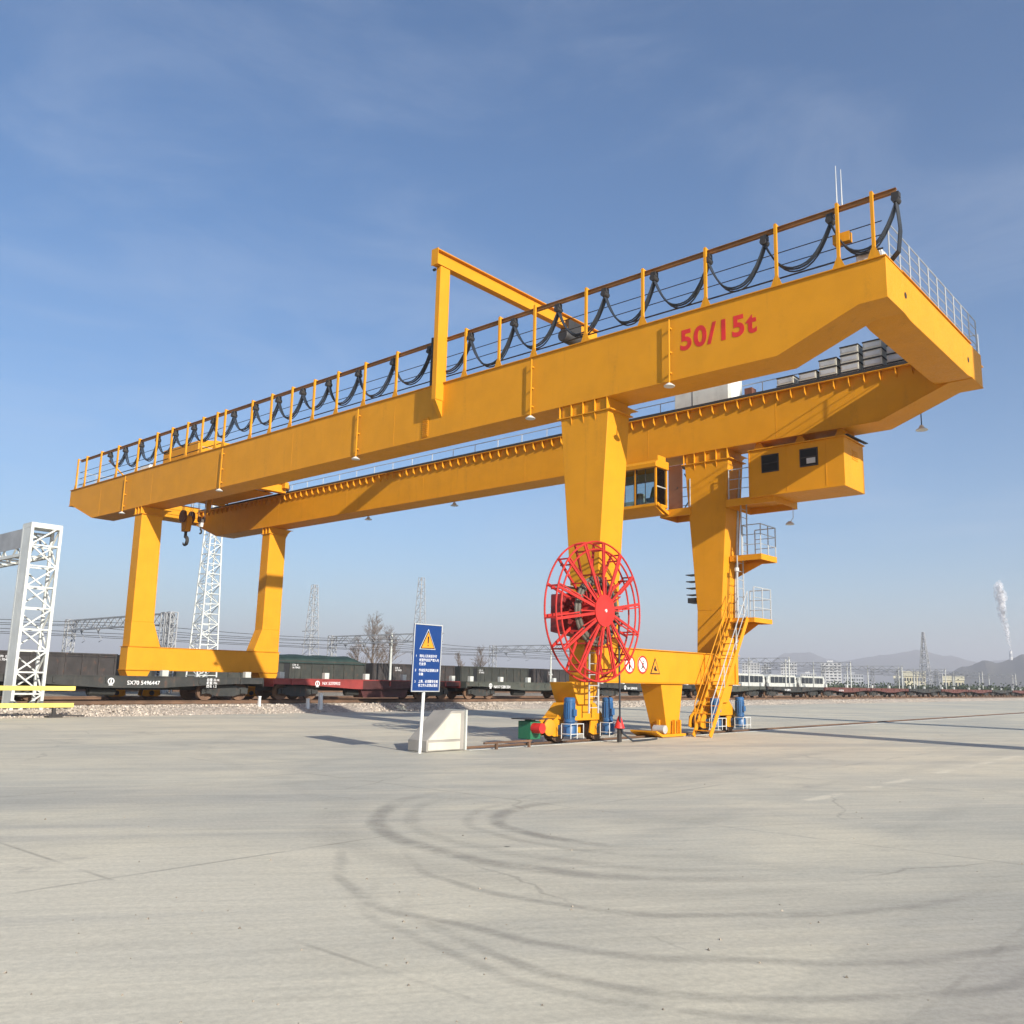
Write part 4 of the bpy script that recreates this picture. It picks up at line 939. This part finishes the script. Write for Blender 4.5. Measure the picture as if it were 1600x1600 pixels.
flat_wagon('dark flat wagon seen between the crane legs behind the sill beam', 'wagonblack', Y0+3*PITCH_W, number=('NX 5094318', 3.6, .25, .40), emblem=3.3)
flat_wagon('dark grey flat wagon seen just right of the crane stairs', 'wagongrey', Y0+4*PITCH_W, number=('NX 5281902', 3.6, .25, .40))
flat_wagon('dark flat wagon in front of the white coaches, next to the brown one', 'wagonblack', Y0+5*PITCH_W, number=('NX 5280446', 3.6, .25, .40))
base = flat_wagon('brown flat wagon, first of the red brown ones behind the dark wagons', 'wagonbrown', Y0+6*PITCH_W, number=('NX 5271186', 3.6, .25, .40))
mats = {7: 'wagonbrown', 8: 'wagonmaroon', 9: 'wagonbrown', 10: 'wagonbrown', 11: 'wagonmaroon'}
src = flat_wagon('brown flat wagon, second of the red brown ones right of the crane', 'wagonbrown', Y0+7*PITCH_W)
src2 = flat_wagon('black flat wagon between red brown ones below the cream factory', 'wagonblack', Y0+8*PITCH_W)
for k in range(9, 14):
    s_ = src if k in (9, 10, 12, 13) else src2; c_ = copy_tree(s_, None, (-26.0, Y0+k*PITCH_W+6.5, ZY)); c_['label'] = {9: 'brown flat wagon just right of the black one below the cream factory', 10: 'brown flat wagon, second right of the black one below the cream factory', 11: 'black flat wagon below the nearer dark hill', 12: 'brown flat wagon below the chimney at the right edge', 13: 'last brown flat wagon at the right photo edge'}[k]

def gondola(label, mat, y0, L=12.7, tarp=False, num=True, grp='gondola wagons behind the crane'):
    xc = -66.6; zr = ZY+.19; zf, zt_ = 1.45, 3.50; R = thing('gondola_wagon', label, 'wagon', (xc, y0+L/2, ZY), grp)
    b = MB(); b.box(xc-1.5, xc+1.5, y0, y0+L, zf-.12, zf)
    for x in (xc-1.5, xc+1.44): b.box(x, x+.06, y0, y0+L, zf, zt_)
    for y in (y0, y0+L-.06): b.box(xc-1.44, xc+1.44, y, y+.06, zf, zt_)
    b.box(xc+1.46, xc+1.58, y0-.02, y0+L+.02, zt_-.12, zt_+.01)
    b.build('body', mat, R); st = None
    for k in range(10):
        y = y0+.1+k*(L-.3)/9
        if st is None: st = MB().box(xc+1.502, xc+1.58, y, y+.14, zf-.25, zt_-.125).build('side_stake', mat, R)
        else: dup(st, dy=k*(L-.3)/9)
    for y in (y0+L*.28, y0+L*.62): MB().box(xc+1.503, xc+1.535, y, y+1.0, zf+.1, zf+1.2).build('side_door', mat, R)
    wheelset_bogie(R, xc, y0+1.7, zr); wheelset_bogie(R, xc, y0+L-1.7, zr)
    for s, y in ((-1, y0-.02), (1, y0+L+.02)): MB().box(xc-.14, xc+.14, min(y, y+s*.4), max(y, y+s*.4), zr+.7, zr+.95).build('coupler', 'rust', R)
    if num:
        MB().box(xc+1.502, xc+1.512, y0+2.2, y0+2.95, zf+.05, zt_-.2).build('dark_panel', 'black', R)
        text('wagon_number', 'C70  E\n16 70425', .26, (xc+1.516, y0+3.2, zt_-.55), (0, 1, 0), (0, 0, 1), 'letter', R)
    if tarp:
        T = MB(); n = 14; rows = []
        for i in range(n+1):
            y = y0+.1+(L-.2)*i/n; e = max(0, min(1, min(i, n-i)/1.6)); h = .62*e+.05*math.sin(i*1.7)
            rows.append([(xc+1.60*math.cos(t), y, zt_-.25+(.27+h)*max(0, math.sin(t))**.7) for t in [j*math.pi/10 for j in range(11)]])
        T.add([v for r in rows for v in r], [(i*11+j, i*11+j+1, (i+1)*11+j+1, (i+1)*11+j) for i in range(n) for j in range(10)])
        T.build('tarpaulin', 'tarp', R)
    return R
PG = 13.75; GY = 31.0
g1 = gondola('dark gondola wagon at the photo edge behind the white lattice tower', 'gondola', GY-3*PG); gondola('brown black gondola wagon behind the black flat wagon, left of the far leg', 'gondola', GY-2*PG, 12.7); gondola('dark gondola wagon half hidden behind the far crane legs', 'gondolagreen', GY-PG)
gondola('gondola wagon under a humped dark green tarpaulin right of the far leg', 'gondolagreen', GY, tarp=True)
gondola('dark gondola wagon behind the blue warning sign', 'gondola', GY+PG); gondola('olive gondola wagon just right of the blue warning sign', 'gondolagreen', GY+2*PG)
gs = gondola('dark gondola wagon behind the red cable reel', 'gondola', GY+3*PG)
for k in range(4, 7):
    c_ = copy_tree(gs, None, gs.location+Vector((0, (k-3)*PG, 0))); c_['label'] = 'dark gondola wagon between the near crane legs, %s from the cable reel' % ('first', 'second', 'third')[k-4]
gondola('dark gondola wagon at the photo edge, beyond the lattice tower', 'gondolagreen', GY-4*PG)
# white coaches further up that track
def coach(y0, L, label):
    xc = -66.6; zf, zt_ = 1.35, 3.95; R = thing('coach', label, 'coach', (xc, y0+L/2, ZY), 'white coaches behind the flat wagons'); zr = ZY+.19
    pf = [(y0+.35, zf+.35), (y0+.7, zf), (y0+L-.7, zf), (y0+L-.35, zf+.35), (y0+L, zf+1.2), (y0+L-.4, zt_-.25), (y0+L-.9, zt_), (y0+.9, zt_), (y0+.4, zt_-.25), (y0, zf+1.2)]
    MB().prism(pf, 'x', xc-1.4, xc+1.4).build('body', 'greypaint', R, bevel=.1)
    wn_ = None
    for k in range(6):
        y = y0+1.2+k*(L-2.2)/6
        if wn_ is None: wn_ = MB().box(xc+1.401, xc+1.42, y, y+(L-2.2)/6-.12, zf+1.0, zt_-.38).build('window', 'glass', R)
        else: dup(wn_, dy=k*(L-2.2)/6)
    MB().box(xc-1.3, xc+1.3, y0+.8, y0+L-.8, zf-.3, zf-.001).build('underframe', 'dark', R)
    for y in (y0+.02, y0+L-.06): MB().box(xc-1.0, xc+1.0, y-.02, y+.06, zf+1.1, zt_-.5).build('end_window', 'glass', R)
    wheelset_bogie(R, xc, y0+2.2, zr); wheelset_bogie(R, xc, y0+L-2.2, zr)
    return R
coach(128, 13.2, 'white coach with dark windows, nearest the crane'); coach(142.2, 13.2, 'white coach with dark windows, middle of the three'); coach(156.4, 13.2, 'white coach with dark windows, farthest from the crane')

# ------------------------------------------------------------------ lattice portal at the left
def lattice_mast(m_leg, m_br, x0, x1, y0, y1, z0, z1, n, w, wb, t=(1, 1)):
    """legs and bracing of a mast with rectangular section; t = size factor at the top"""
    cx, cy = (x0+x1)/2, (y0+y1)/2
    def c(i, z):
        f = (z-z0)/(z1-z0); kx = 1+(t[0]-1)*f; ky = 1+(t[1]-1)*f
        X = (x0, x1, x1, x0)[i]; Y = (y0, y0, y1, y1)[i]; return Vector((cx+(X-cx)*kx, cy+(Y-cy)*ky, z))
    for i in range(4): m_leg.bar(c(i, z0), c(i, z1), w)
    for k in range(n):
        za = z0+(z1-z0)*k/n; zb_ = z0+(z1-z0)*(k+1)/n
        for i in range(4):
            j = (i+1) % 4
            m_br.bar(c(i, zb_), c(j, zb_), wb)
            if (k+i) % 2: m_br.bar(c(i, za), c(j, zb_), wb)
            else: m_br.bar(c(j, za), c(i, zb_), wb)
LP = thing('lattice_portal', 'white steel lattice portal tower with truss beam at the left edge', 'tower', (-23.4, -6.2, 0))
a_, b_ = MB(), MB(); lattice_mast(a_, b_, -23.75, -22.95, -6.75, -5.68, .02, 7.55, 9, .11, .055)
a_.build('mast_leg_frame', 'lattice', LP); b_.build('mast_bracing', 'lattice', LP)
MB().box(-23.8, -22.9, -6.8, -5.63, 7.40, 7.60).build('mast_head', 'lattice', LP)
MB().box(-23.80, -23.77, -6.72, -5.7, .3, 7.4).build('cable_duct', 'farlattice', LP) if False else None
MB().box(-23.70, -22.99, -6.80, -6.775, .35, 7.39).build('side_cladding', 'lattice', LP)
tb = MB(); bb = MB()
for y in (-6.72, -5.75):
    for z in (6.35, 7.30): tb.bar((-23.8, y, z), (-70, y, z), .12)
for k in range(46):
    x = -24-k*1.0; f = k % 2
    for y in (-6.72, -5.75): bb.bar((x, y, 6.35+.95*f), (x-1, y, 7.30-.95*f), .06)
    bb.bar((x, -6.72, 6.35), (x, -5.75, 6.35), .07); bb.bar((x, -6.72, 7.30), (x, -5.75, 7.30), .07)
tb.build('beam_chord', 'lattice', LP); bb.build('beam_bracing', 'lattice', LP)
MB().box(-70, -23.8, -6.80, -6.785, 6.62, 7.40).build('beam_panel', 'farlattice', LP)
a_, b_ = MB(), MB(); lattice_mast(a_, b_, -70.8, -70, -6.75, -5.68, .3, 7.55, 9, .11, .055); a_.build('mast_leg_frame', 'lattice', LP); b_.build('mast_bracing', 'lattice', LP)
MB().box(-24.1, -22.6, -7.1, -5.3, -.05, .12).build('footing', 'greypaint', LP)
for z, l in ((1.10, 'upper pale yellow guard bar across the foot of the white lattice tower'), (.46, 'lower pale yellow guard bar across the foot of the white lattice tower')):
    BRR = thing('guard_bar', l, 'barrier', (-21.5, -8.2, 0), 'pale yellow guard bars')
    MB().box(-21.56, -21.44, -11.6, -5.06, z-.085, z+.085).build('bar', 'paleyellow', BRR, bevel=.01)
    for y in (-11.2, -8.4): MB().box(-21.66, -21.57, y, y+.1, 0, z+.05).build('stand', 'dark', BRR)
sb = MB(); sb.box(-21.75, -21.25, -6.0, -5.5, 0, .06); sb.bar((-21.5, -5.75, .06), (-21.5, -5.75, .35), .12); sb.bar((-21.5, -5.9, .1), (-21.5, -4.6, .04), .05)
tag(sb.build('steel_stand', 'dark'), 'small dark steel stand on the ground under the yellow guard bars', 'stand')

# ------------------------------------------------------------------ catenary portals, towers, trees
def lattice_beam(m1, x0, x1, y, z0, z1, w=.09):
    for z in (z0, z1):
        for dy in (-.25, .25): m1.bar((x0, y+dy, z), (x1, y+dy, z), w)
    n = int(abs(x1-x0)/1.1); 
    for k in range(n):
        a = x0+(x1-x0)*k/n; b = x0+(x1-x0)*(k+1)/n
        for dy in (-.25, .25): m1.bar((a, y+dy, z0 if k % 2 else z1), (b, y+dy, z1 if k % 2 else z0), w*.6)
CATL = ['catenary portal behind the left far crane leg', 'catenary portal behind the blue warning sign', 'catenary portal left of the red cable reel']
for k, y in enumerate([15., 44.5, 72., 100., 128., 156., 186., 218., 252., 290.]):
    R = thing('catenary_portal', CATL[k] if k < 3 else '%s catenary portal right of the red cable reel, counting away from it' % ('first', 'second', 'third', 'fourth', 'fifth', 'sixth', 'seventh')[k-3], 'portal', (-63, y, ZY), 'catenary portals over the back tracks')
    b = MB(); lattice_beam(b, -53.8, -72.4, y, 5.75, 6.62); b.build('lattice_beam', 'farlattice', R)
    if k == 0:
        for x in (-53.6, -54.5): a_, b_ = MB(), MB(); lattice_mast(a_, b_, x-.3, x+.3, y-.3, y+.3, ZY-.1, 6.7, 8, .09, .05); a_.build('mast_leg_frame', 'farlattice', R); b_.build('mast_bracing', 'farlattice', R)
    else:
        for x in (-54.0, -61.8): MB().tube([(x, y, ZY-.1), (x, y, 6.75)], [.15, .10], 10).build('mast', 'greypaint', R)
        MB().tube([(-55.0, y+.7, ZY-.1), (-55.0, y+.7, 6.4)], [.12, .08], 10).build('mast', 'greypaint', R)
    a_, b_ = MB(), MB(); lattice_mast(a_, b_, -72.9, -72.2, y-.35, y+.35, ZY-.1, 6.7, 9, .08, .05); a_.build('mast_leg_frame', 'farlattice', R); b_.build('mast_bracing', 'farlattice', R)
    d = MB()
    for x in (-57.5, -66.6, -70.0):
        d.tube([(x, y, 5.75), (x, y, 5.35)], .05, 6); d.bar((x-.35, y, 5.72), (x, y, 5.45), .07); d.bar((x+.35, y, 5.72), (x, y, 5.45), .07); d.tube([(x, y, 5.4), (x+.9, y, 4.7), (x+.3, y, 4.55)], .03, 5)
    d.build('dropper', 'farlattice', R)
for x in (-60.8, -66.6, -70.0):
    for z in (5.1, 6.05):
        w = MB(); ys_ = [-80, -45, -14, 15, 44.5, 72, 100, 128, 156, 186, 218, 252, 290]; pts = []
        for a, b in zip(ys_, ys_[1:]):
            for t in range(6): u = t/6; pts.append((x, a+(b-a)*u, z-(.35 if z > 6 else .05)*4*u*(1-u)))
        w.tube(pts, .022, 4, False); tag(w.build('overhead_wire', 'dark'), 'thin %s overhead wire over the %s' % ('upper' if z > 6 else 'lower', {-60.8: 'track before the gondolas', -66.6: 'track of the gondolas', -70.0: 'far side behind the gondolas'}[x]), 'wire', 'overhead wires')
def tower(name, label, px, py_top, D, wbase, wtop, mat, n, w, base_px=None, grp=None):
    top = at_dist(px, py_top, D); h = top.z; x, y = top.x, top.y
    R = thing(name, label, 'tower', (x, y, ZY), grp); a_, b_ = MB(), MB()
    lattice_mast(a_, b_, x-wbase/2, x+wbase/2, y-wbase/2, y+wbase/2, ZY-.2, h, n, w, w*.55, (wtop/wbase, wtop/wbase)); a_.build('mast_leg_frame', mat, R); b_.build('mast_bracing', mat, R)
    return R, Vector((x, y, h))
R, tp = tower('lighting_tower', 'tall white lattice tower rising between the two far crane legs', 338, 775, 78, 1.75, .8, 'lattice', 20, .10)
MB().box(tp.x-.9, tp.x+.9, tp.y-.9, tp.y+.9, tp.z, tp.z+.12).build('lamp_platform', 'lattice', R)
R, tp = tower('radio_mast', 'grey lattice mast right of the far crane legs', 492, 914, 170, 2.6, .8, 'farlattice', 16, .11)
a = MB(); 
for z in (.55, .42): a.bar((tp.x-3, tp.y, tp.z*z), (tp.x+1.5, tp.y, tp.z*z), .14)
a.build('cross_arm', 'farlattice', R)
R, tp = tower('radio_mast', 'grey lattice mast straight above the blue warning sign', 659, 903, 175, 2.4, .8, 'farlattice', 16, .11)
R, tp = tower('radio_mast', 'distant dark mast over the cream factory on the right', 1442, 988, 420, 5.0, .6, 'farlattice', 14, .35)
R, tp = tower('pylon', 'small dark lattice pylon left of the cream factory', 1405, 1045, 300, 2.5, 1.2, 'farlattice', 8, .2); R, tp = tower('pylon', 'small dark lattice pylon between the two cream sheds', 1463, 1048, 300, 2.2, 1.0, 'farlattice', 8, .2)

def bare_tree(label, px, py_top, D, seed, spread=.30):
    rnd = random.Random(seed); t = at_dist(px, py_top, D); h = t.z-ZY; base = Vector((t.x, t.y, ZY-.1)); R = thing('bare_tree', label, 'tree', base, 'bare winter trees behind the gondolas')
    trunk = MB(); br = MB(); trunk.tube([base, base+Vector((rnd.uniform(-.2, .2), 0, h*.35)), base+Vector((rnd.uniform(-.3, .3), 0, h*.7)), base+Vector((rnd.uniform(-.3, .3), 0, h*.95))], [h*.018, h*.014, h*.009, h*.003], 7)
    def grow(p, d, l, r, lev):
        pts = [p]; 
        for i in range(3): d = (d+Vector((rnd.gauss(0, .13), rnd.gauss(0, .13), rnd.gauss(.06, .08)))).normalized(); pts.append(pts[-1]+d*l/3)
        br.tube(pts, [r, r*.8, r*.6, r*.35], 4, False)
        if lev < 3:
            for i in range(4 if lev < 2 else 3):
                q = pts[1].lerp(pts[3], rnd.random()); dd = (d+Vector((rnd.gauss(0, .55), rnd.gauss(0, .55), rnd.gauss(.15, .3)))).normalized(); grow(q, dd, l*rnd.uniform(.45, .7), r*.55, lev+1)
    for i in range(26):
        f = rnd.uniform(.18, .95); a = rnd.uniform(0, 6.28); d = Vector((math.cos(a)*spread*2, math.sin(a)*spread*2, rnd.uniform(.7, 1.3))).normalized()
        grow(base+Vector((0, 0, h*f)), d, h*.30*(1.1-f*.7), h*.0065*(1.2-f*.6), 0)
    trunk.build('trunk', 'twig', R); br.build('crown', 'twig', R)
bare_tree('tall bare poplar behind the catenary portal left of the blue sign', 585, 968, 150, 1); bare_tree('bare tree right beside the tall poplar, left of the blue sign', 610, 985, 158, 2); bare_tree('smaller bare tree standing before the tall poplar', 560, 1000, 150, 5)
bare_tree('bare tree right of the blue warning sign', 752, 1015, 170, 3); bare_tree('low bare tree just right of the blue warning sign', 718, 1024, 165, 4)

# hedges and distant scrub
m = MB(); rnd = random.Random(3)
def leafy(m, cx, cy, z, rx, ry, rz, n, s):
    for i in range(n):
        u = rnd.gauss(0, .45); v = rnd.gauss(0, .45); w = abs(rnd.gauss(0, .5)); p = Vector((cx+u*rx, cy+v*ry, z+w*rz)); a = Vector((rnd.gauss(0, 1), rnd.gauss(0, 1), rnd.gauss(0, 1))).normalized()*s; b = a.cross(Vector((rnd.gauss(0, 1), rnd.gauss(0, 1), rnd.gauss(0, 1)))).normalized()*s
        m.add([p-a, p+b, p+a, p-b], [(0, 1, 2, 3)])
for i in range(150):
    px = rnd.uniform(1290, 1640); D = rnd.uniform(230, 380); q = at_dist(px, 1078, D); leafy(m, q.x, q.y, ZY, 4.5, 4.5, 2.0, 110, .28)
for i in range(60):
    px = rnd.uniform(-40, 900); D = rnd.uniform(190, 330); q = at_dist(px, 1060, D); leafy(m, q.x, q.y, ZY, 5, 5, 2.0, 80, .3)
o = m.build('hedge', 'hedge', smooth=False); o['kind'] = 'stuff'; o['label'] = 'low dark scrub along the far side of the yard'

# ------------------------------------------------------------------ distant buildings
def block(label, px0, px1, py_top, D, depth, mat, storeys, bays, roof='flat', name='apartment_block', cat='building'):
    a = at_dist(px0, 1076, D); b = at_dist(px1, 1076, D); zt_ = at_dist((px0+px1)/2, py_top, D).z
    c = (a+b)/2; R = thing(name, label, cat, (c.x, c.y, ZY), 'distant buildings'); u = (b-a); u.z = 0; wd = u.length; u.normalize(); v = Vector((-u.y, u.x, 0))
    if v.dot(c-CAM) < 0: v = -v
    def bx(s0, s1, d0, d1, z0, z1):
        P = lambda s, d, z: (c.x+u.x*s+v.x*d, c.y+u.y*s+v.y*d, z)
        return [P(s0, d0, z0), P(s1, d0, z0), P(s1, d1, z0), P(s0, d1, z0), P(s0, d0, z1), P(s1, d0, z1), P(s1, d1, z1), P(s0, d1, z1)]
    MB().hexa(bx(-wd/2, wd/2, 0, depth, ZY-1, zt_)).build('wall', mat, R)
    if roof == 'gable':
        P = lambda s, d, z: (c.x+u.x*s+v.x*d, c.y+u.y*s+v.y*d, z); h = .16*depth
        MB().add([P(-wd/2-.5, -.5, zt_), P(wd/2+.5, -.5, zt_), P(wd/2+.5, depth+.5, zt_), P(-wd/2-.5, depth+.5, zt_), P(-wd/2-.5, depth/2, zt_+h), P(wd/2+.5, depth/2, zt_+h)], [(0, 1, 5, 4), (1, 2, 5), (2, 3, 4, 5), (3, 0, 4), (0, 3, 2, 1)]).build('roof', 'cream', R)
    else:
        MB().hexa(bx(-wd/2-.4, wd/2+.4, -.4, depth+.4, zt_+.01, zt_+.7)).build('roof', 'bgrey', R); MB().hexa(bx(-wd*.2, wd*.1, depth*.3, depth*.7, zt_+.71, zt_+3.0)).build('stair_head', mat, R)
    sh = (zt_-ZY)/storeys; w0 = None
    for i in range(storeys):
        for j in range(bays):
            s = -wd/2+wd*(j+.22)/bays; z = ZY+sh*(i+.35)
            MB().hexa(bx(s, s+wd/bays*.56, -.12, -.02, z, z+sh*.45)).build('window', 'glass', R)
    return R
block('white apartment block just right of the crane stairs', 1160, 1188, 1036, 1150, 16, 'bwhite', 9, 6)
block('narrow white apartment block right of the crane stairs, beside the wider one', 1190, 1206, 1041, 1180, 16, 'bwhite', 8, 4)
block('white apartment block with grey roof above the middle white coach', 1221, 1246, 1035, 1150, 16, 'bwhite', 9, 6)
R = block('tall pale apartment block with projecting balconies behind the coaches', 1284, 1316, 1036, 1080, 16, 'bwhite', 9, 5)
block('low pale hall between the two apartment blocks', 1252, 1276, 1053, 1120, 20, 'bwhite', 4, 7, name='hall')
block('long low pale building right of the balcony apartment block', 1318, 1350, 1054, 1120, 20, 'bgrey', 4, 8, name='hall')
block('cream factory hall left of the dark mast', 1413, 1447, 1057, 620, 22, 'cream', 2, 8, 'gable', 'factory_hall'); block('cream long shed right of the dark mast', 1474, 1507, 1063, 620, 18, 'cream', 1, 7, 'gable', 'factory_hall')
block('small cream annex left of the cream factory hall', 1398, 1412, 1061, 640, 14, 'cream', 1, 3, 'gable', 'factory_hall')

# ------------------------------------------------------------------ hills
def hill(name, pts, D, depth, label, seed):
    """a ridge with real depth: the skyline seen from here stands at distance D and falls off to both sides"""
    rnd = random.Random(seed); n = 90; rows = 13; vs = []; fs = []
    xs = [pts[0][0]+(pts[-1][0]-pts[0][0])*i/n for i in range(n+1)]
    def yat(x):
        for (xa, ya), (xb, yb) in zip(pts, pts[1:]):
            if xa <= x <= xb: t = (x-xa)/(xb-xa); t = t*t*(3-2*t); return ya+(yb-ya)*t
        return pts[-1][1]
    ph = [rnd.uniform(0, 6.28) for _ in range(8)]
    for i, x in enumerate(xs):
        hz = at_dist(x, yat(x), D).z
        for r in range(rows):
            f = r/(rows-1)*2-1; dd = D+f*depth; q = at_dist(x, 1078, dd)
            k = (1-abs(f))**.85; nz = sum(math.sin(x*.11*(j+1)+f*5*(j+1)*.6+ph[j])/(j+1.5) for j in range(6))*.05
            z = -.5+max(0, (hz+.5)*k*(1+nz*(1 if abs(f) > .05 else .3)))
            vs.append((q.x, q.y, z if 0 < r < rows-1 else -2))
    for i in range(n):
        for r in range(rows-1): a = i*rows+r; fs.append((a, a+rows, a+rows+1, a+1))
    m = MB(); m.add(vs, fs); return struct(m.build(name, 'hill'), label)
hill('hill', [(1150, 1072), (1195, 1040), (1230, 1020), (1265, 1020), (1300, 1030), (1335, 1045), (1400, 1076)], 4600, 500, 'faint hazy hill above the apartment blocks', 1)
hill('hill', [(1240, 1076), (1310, 1034), (1380, 1024), (1435, 1016), (1480, 1024), (1530, 1034), (1600, 1030), (1700, 1040), (1800, 1076)], 4300, 500, 'faint hazy ridge behind the dark mast', 2)
hill('hill', [(1420, 1078), (1475, 1055), (1510, 1041), (1545, 1032), (1560, 1036), (1585, 1029), (1605, 1022), (1680, 1012), (1800, 1030), (1900, 1080)], 2100, 420, 'nearer dark hill at the right edge', 3)
# chimney with its plume
q = at_dist(1580, 1031, 2080); CH = thing('chimney', 'slim white chimney on the nearer hill, smoking', 'chimney', (q.x, q.y, q.z-30))
for k in range(8): MB().lathe((q.x, q.y, q.z-30+k*6), 'z', [(4.0-k*.15, 0), (3.85-k*.15, 6)], 16).build('chimney_band', 'white' if k % 2 else 'bgrey', CH)
g = G('steam'); c_ = g.coord(); g.bsdf(Base_Color=(.92, .92, .93), Roughness=1.0, Alpha=g.ramp(g.noise(c_, .06, 5, .65), (.34, .74, .0, .30))); g.b.inputs['Specular IOR Level'].default_value = 0
g.b.inputs['Subsurface Weight'].default_value = .6; g.b.inputs['Subsurface Radius'].default_value = (6, 6, 6); M['steam'] = g.m
m = MB(); rnd = random.Random(11); zc = q.z+18; H_ = 138
for i in range(130):
    t = (i/129)**.8; R_ = 2.0+9.5*t; c0 = Vector((q.x-8*math.sin(t*2.2)-4*t+rnd.gauss(0, .3+3.2*t), q.y+3*math.sin(t*4)+rnd.gauss(0, .3+3.2*t), zc+H_*t)); r_ = R_*rnd.uniform(.45, 1.0)*(1 if t < .9 else .7)
    vs_ = []; fs_ = []; n_, k_ = 12, 7
    for a in range(k_+1):
        for b in range(n_):
            th = math.pi*a/k_; ph_ = 2*math.pi*b/n_; d = Vector((math.sin(th)*math.cos(ph_), math.sin(th)*math.sin(ph_), math.cos(th)*1.35)); vs_.append(c0+d*r_*(1+.16*math.sin(3*ph_+i)+.14*math.sin(4*th+i*2)))
    for a in range(k_):
        for b in range(n_): fs_.append((a*n_+b, a*n_+(b+1) % n_, (a+1)*n_+(b+1) % n_, (a+1)*n_+b))
    m.add(vs_, fs_)
pl = m.build('smoke_plume', 'steam'); tag(pl, 'white steam plume rising from the chimney on the nearer hill', 'smoke'); pl['kind'] = 'stuff'

# ------------------------------------------------------------------ two unseen floodlight masts, added right of frame for their shadows on the apron
for k, (sx, sy, w, hh) in enumerate(((9.3, 7.9, .8, 26), (6.3, 21.5, .7, 28))):
    d = Vector((math.cos(rad(24+(-2 if k else 4))), -math.sin(rad(24+(-2 if k else 4))), 0)); x, y = sx+math.cos(rad(SUN_AZ))*24, sy-math.sin(rad(SUN_AZ))*24
    R = thing('shadow_mast', 'unseen tall mast added for its shadow on the apron, '+('nearer' if k == 0 else 'farther')+' of two', 'mast', (x, y, 0), 'unseen masts added for their shadows')
    MB().tube([(x, y, 0), (x, y, hh)], [w, w*.8], 16).build('mast', 'steel', R); MB().cyl((x, y, hh), 'z', 1.6, 0, .4, 16).build('mast_ring', 'steel', R)

# ------------------------------------------------------------------ haze
g = G('haze_air'); g.n.remove(g.b); hv = g.n.new('ShaderNodeVolumePrincipled'); hv.inputs['Color'].default_value = (.91, .915, .97, 1); hv.inputs['Density'].default_value = .00042; hv.inputs['Anisotropy'].default_value = .1
g.t.links.new(hv.outputs[0], g.out.inputs['Volume']); M['haze'] = g.m
hz = MB().box(-7700, 7700, -7700, 7700, -3.5, 260).build('haze', 'haze', smooth=False); hz['kind'] = 'stuff'; hz['label'] = 'thin pale winter haze over the yard'
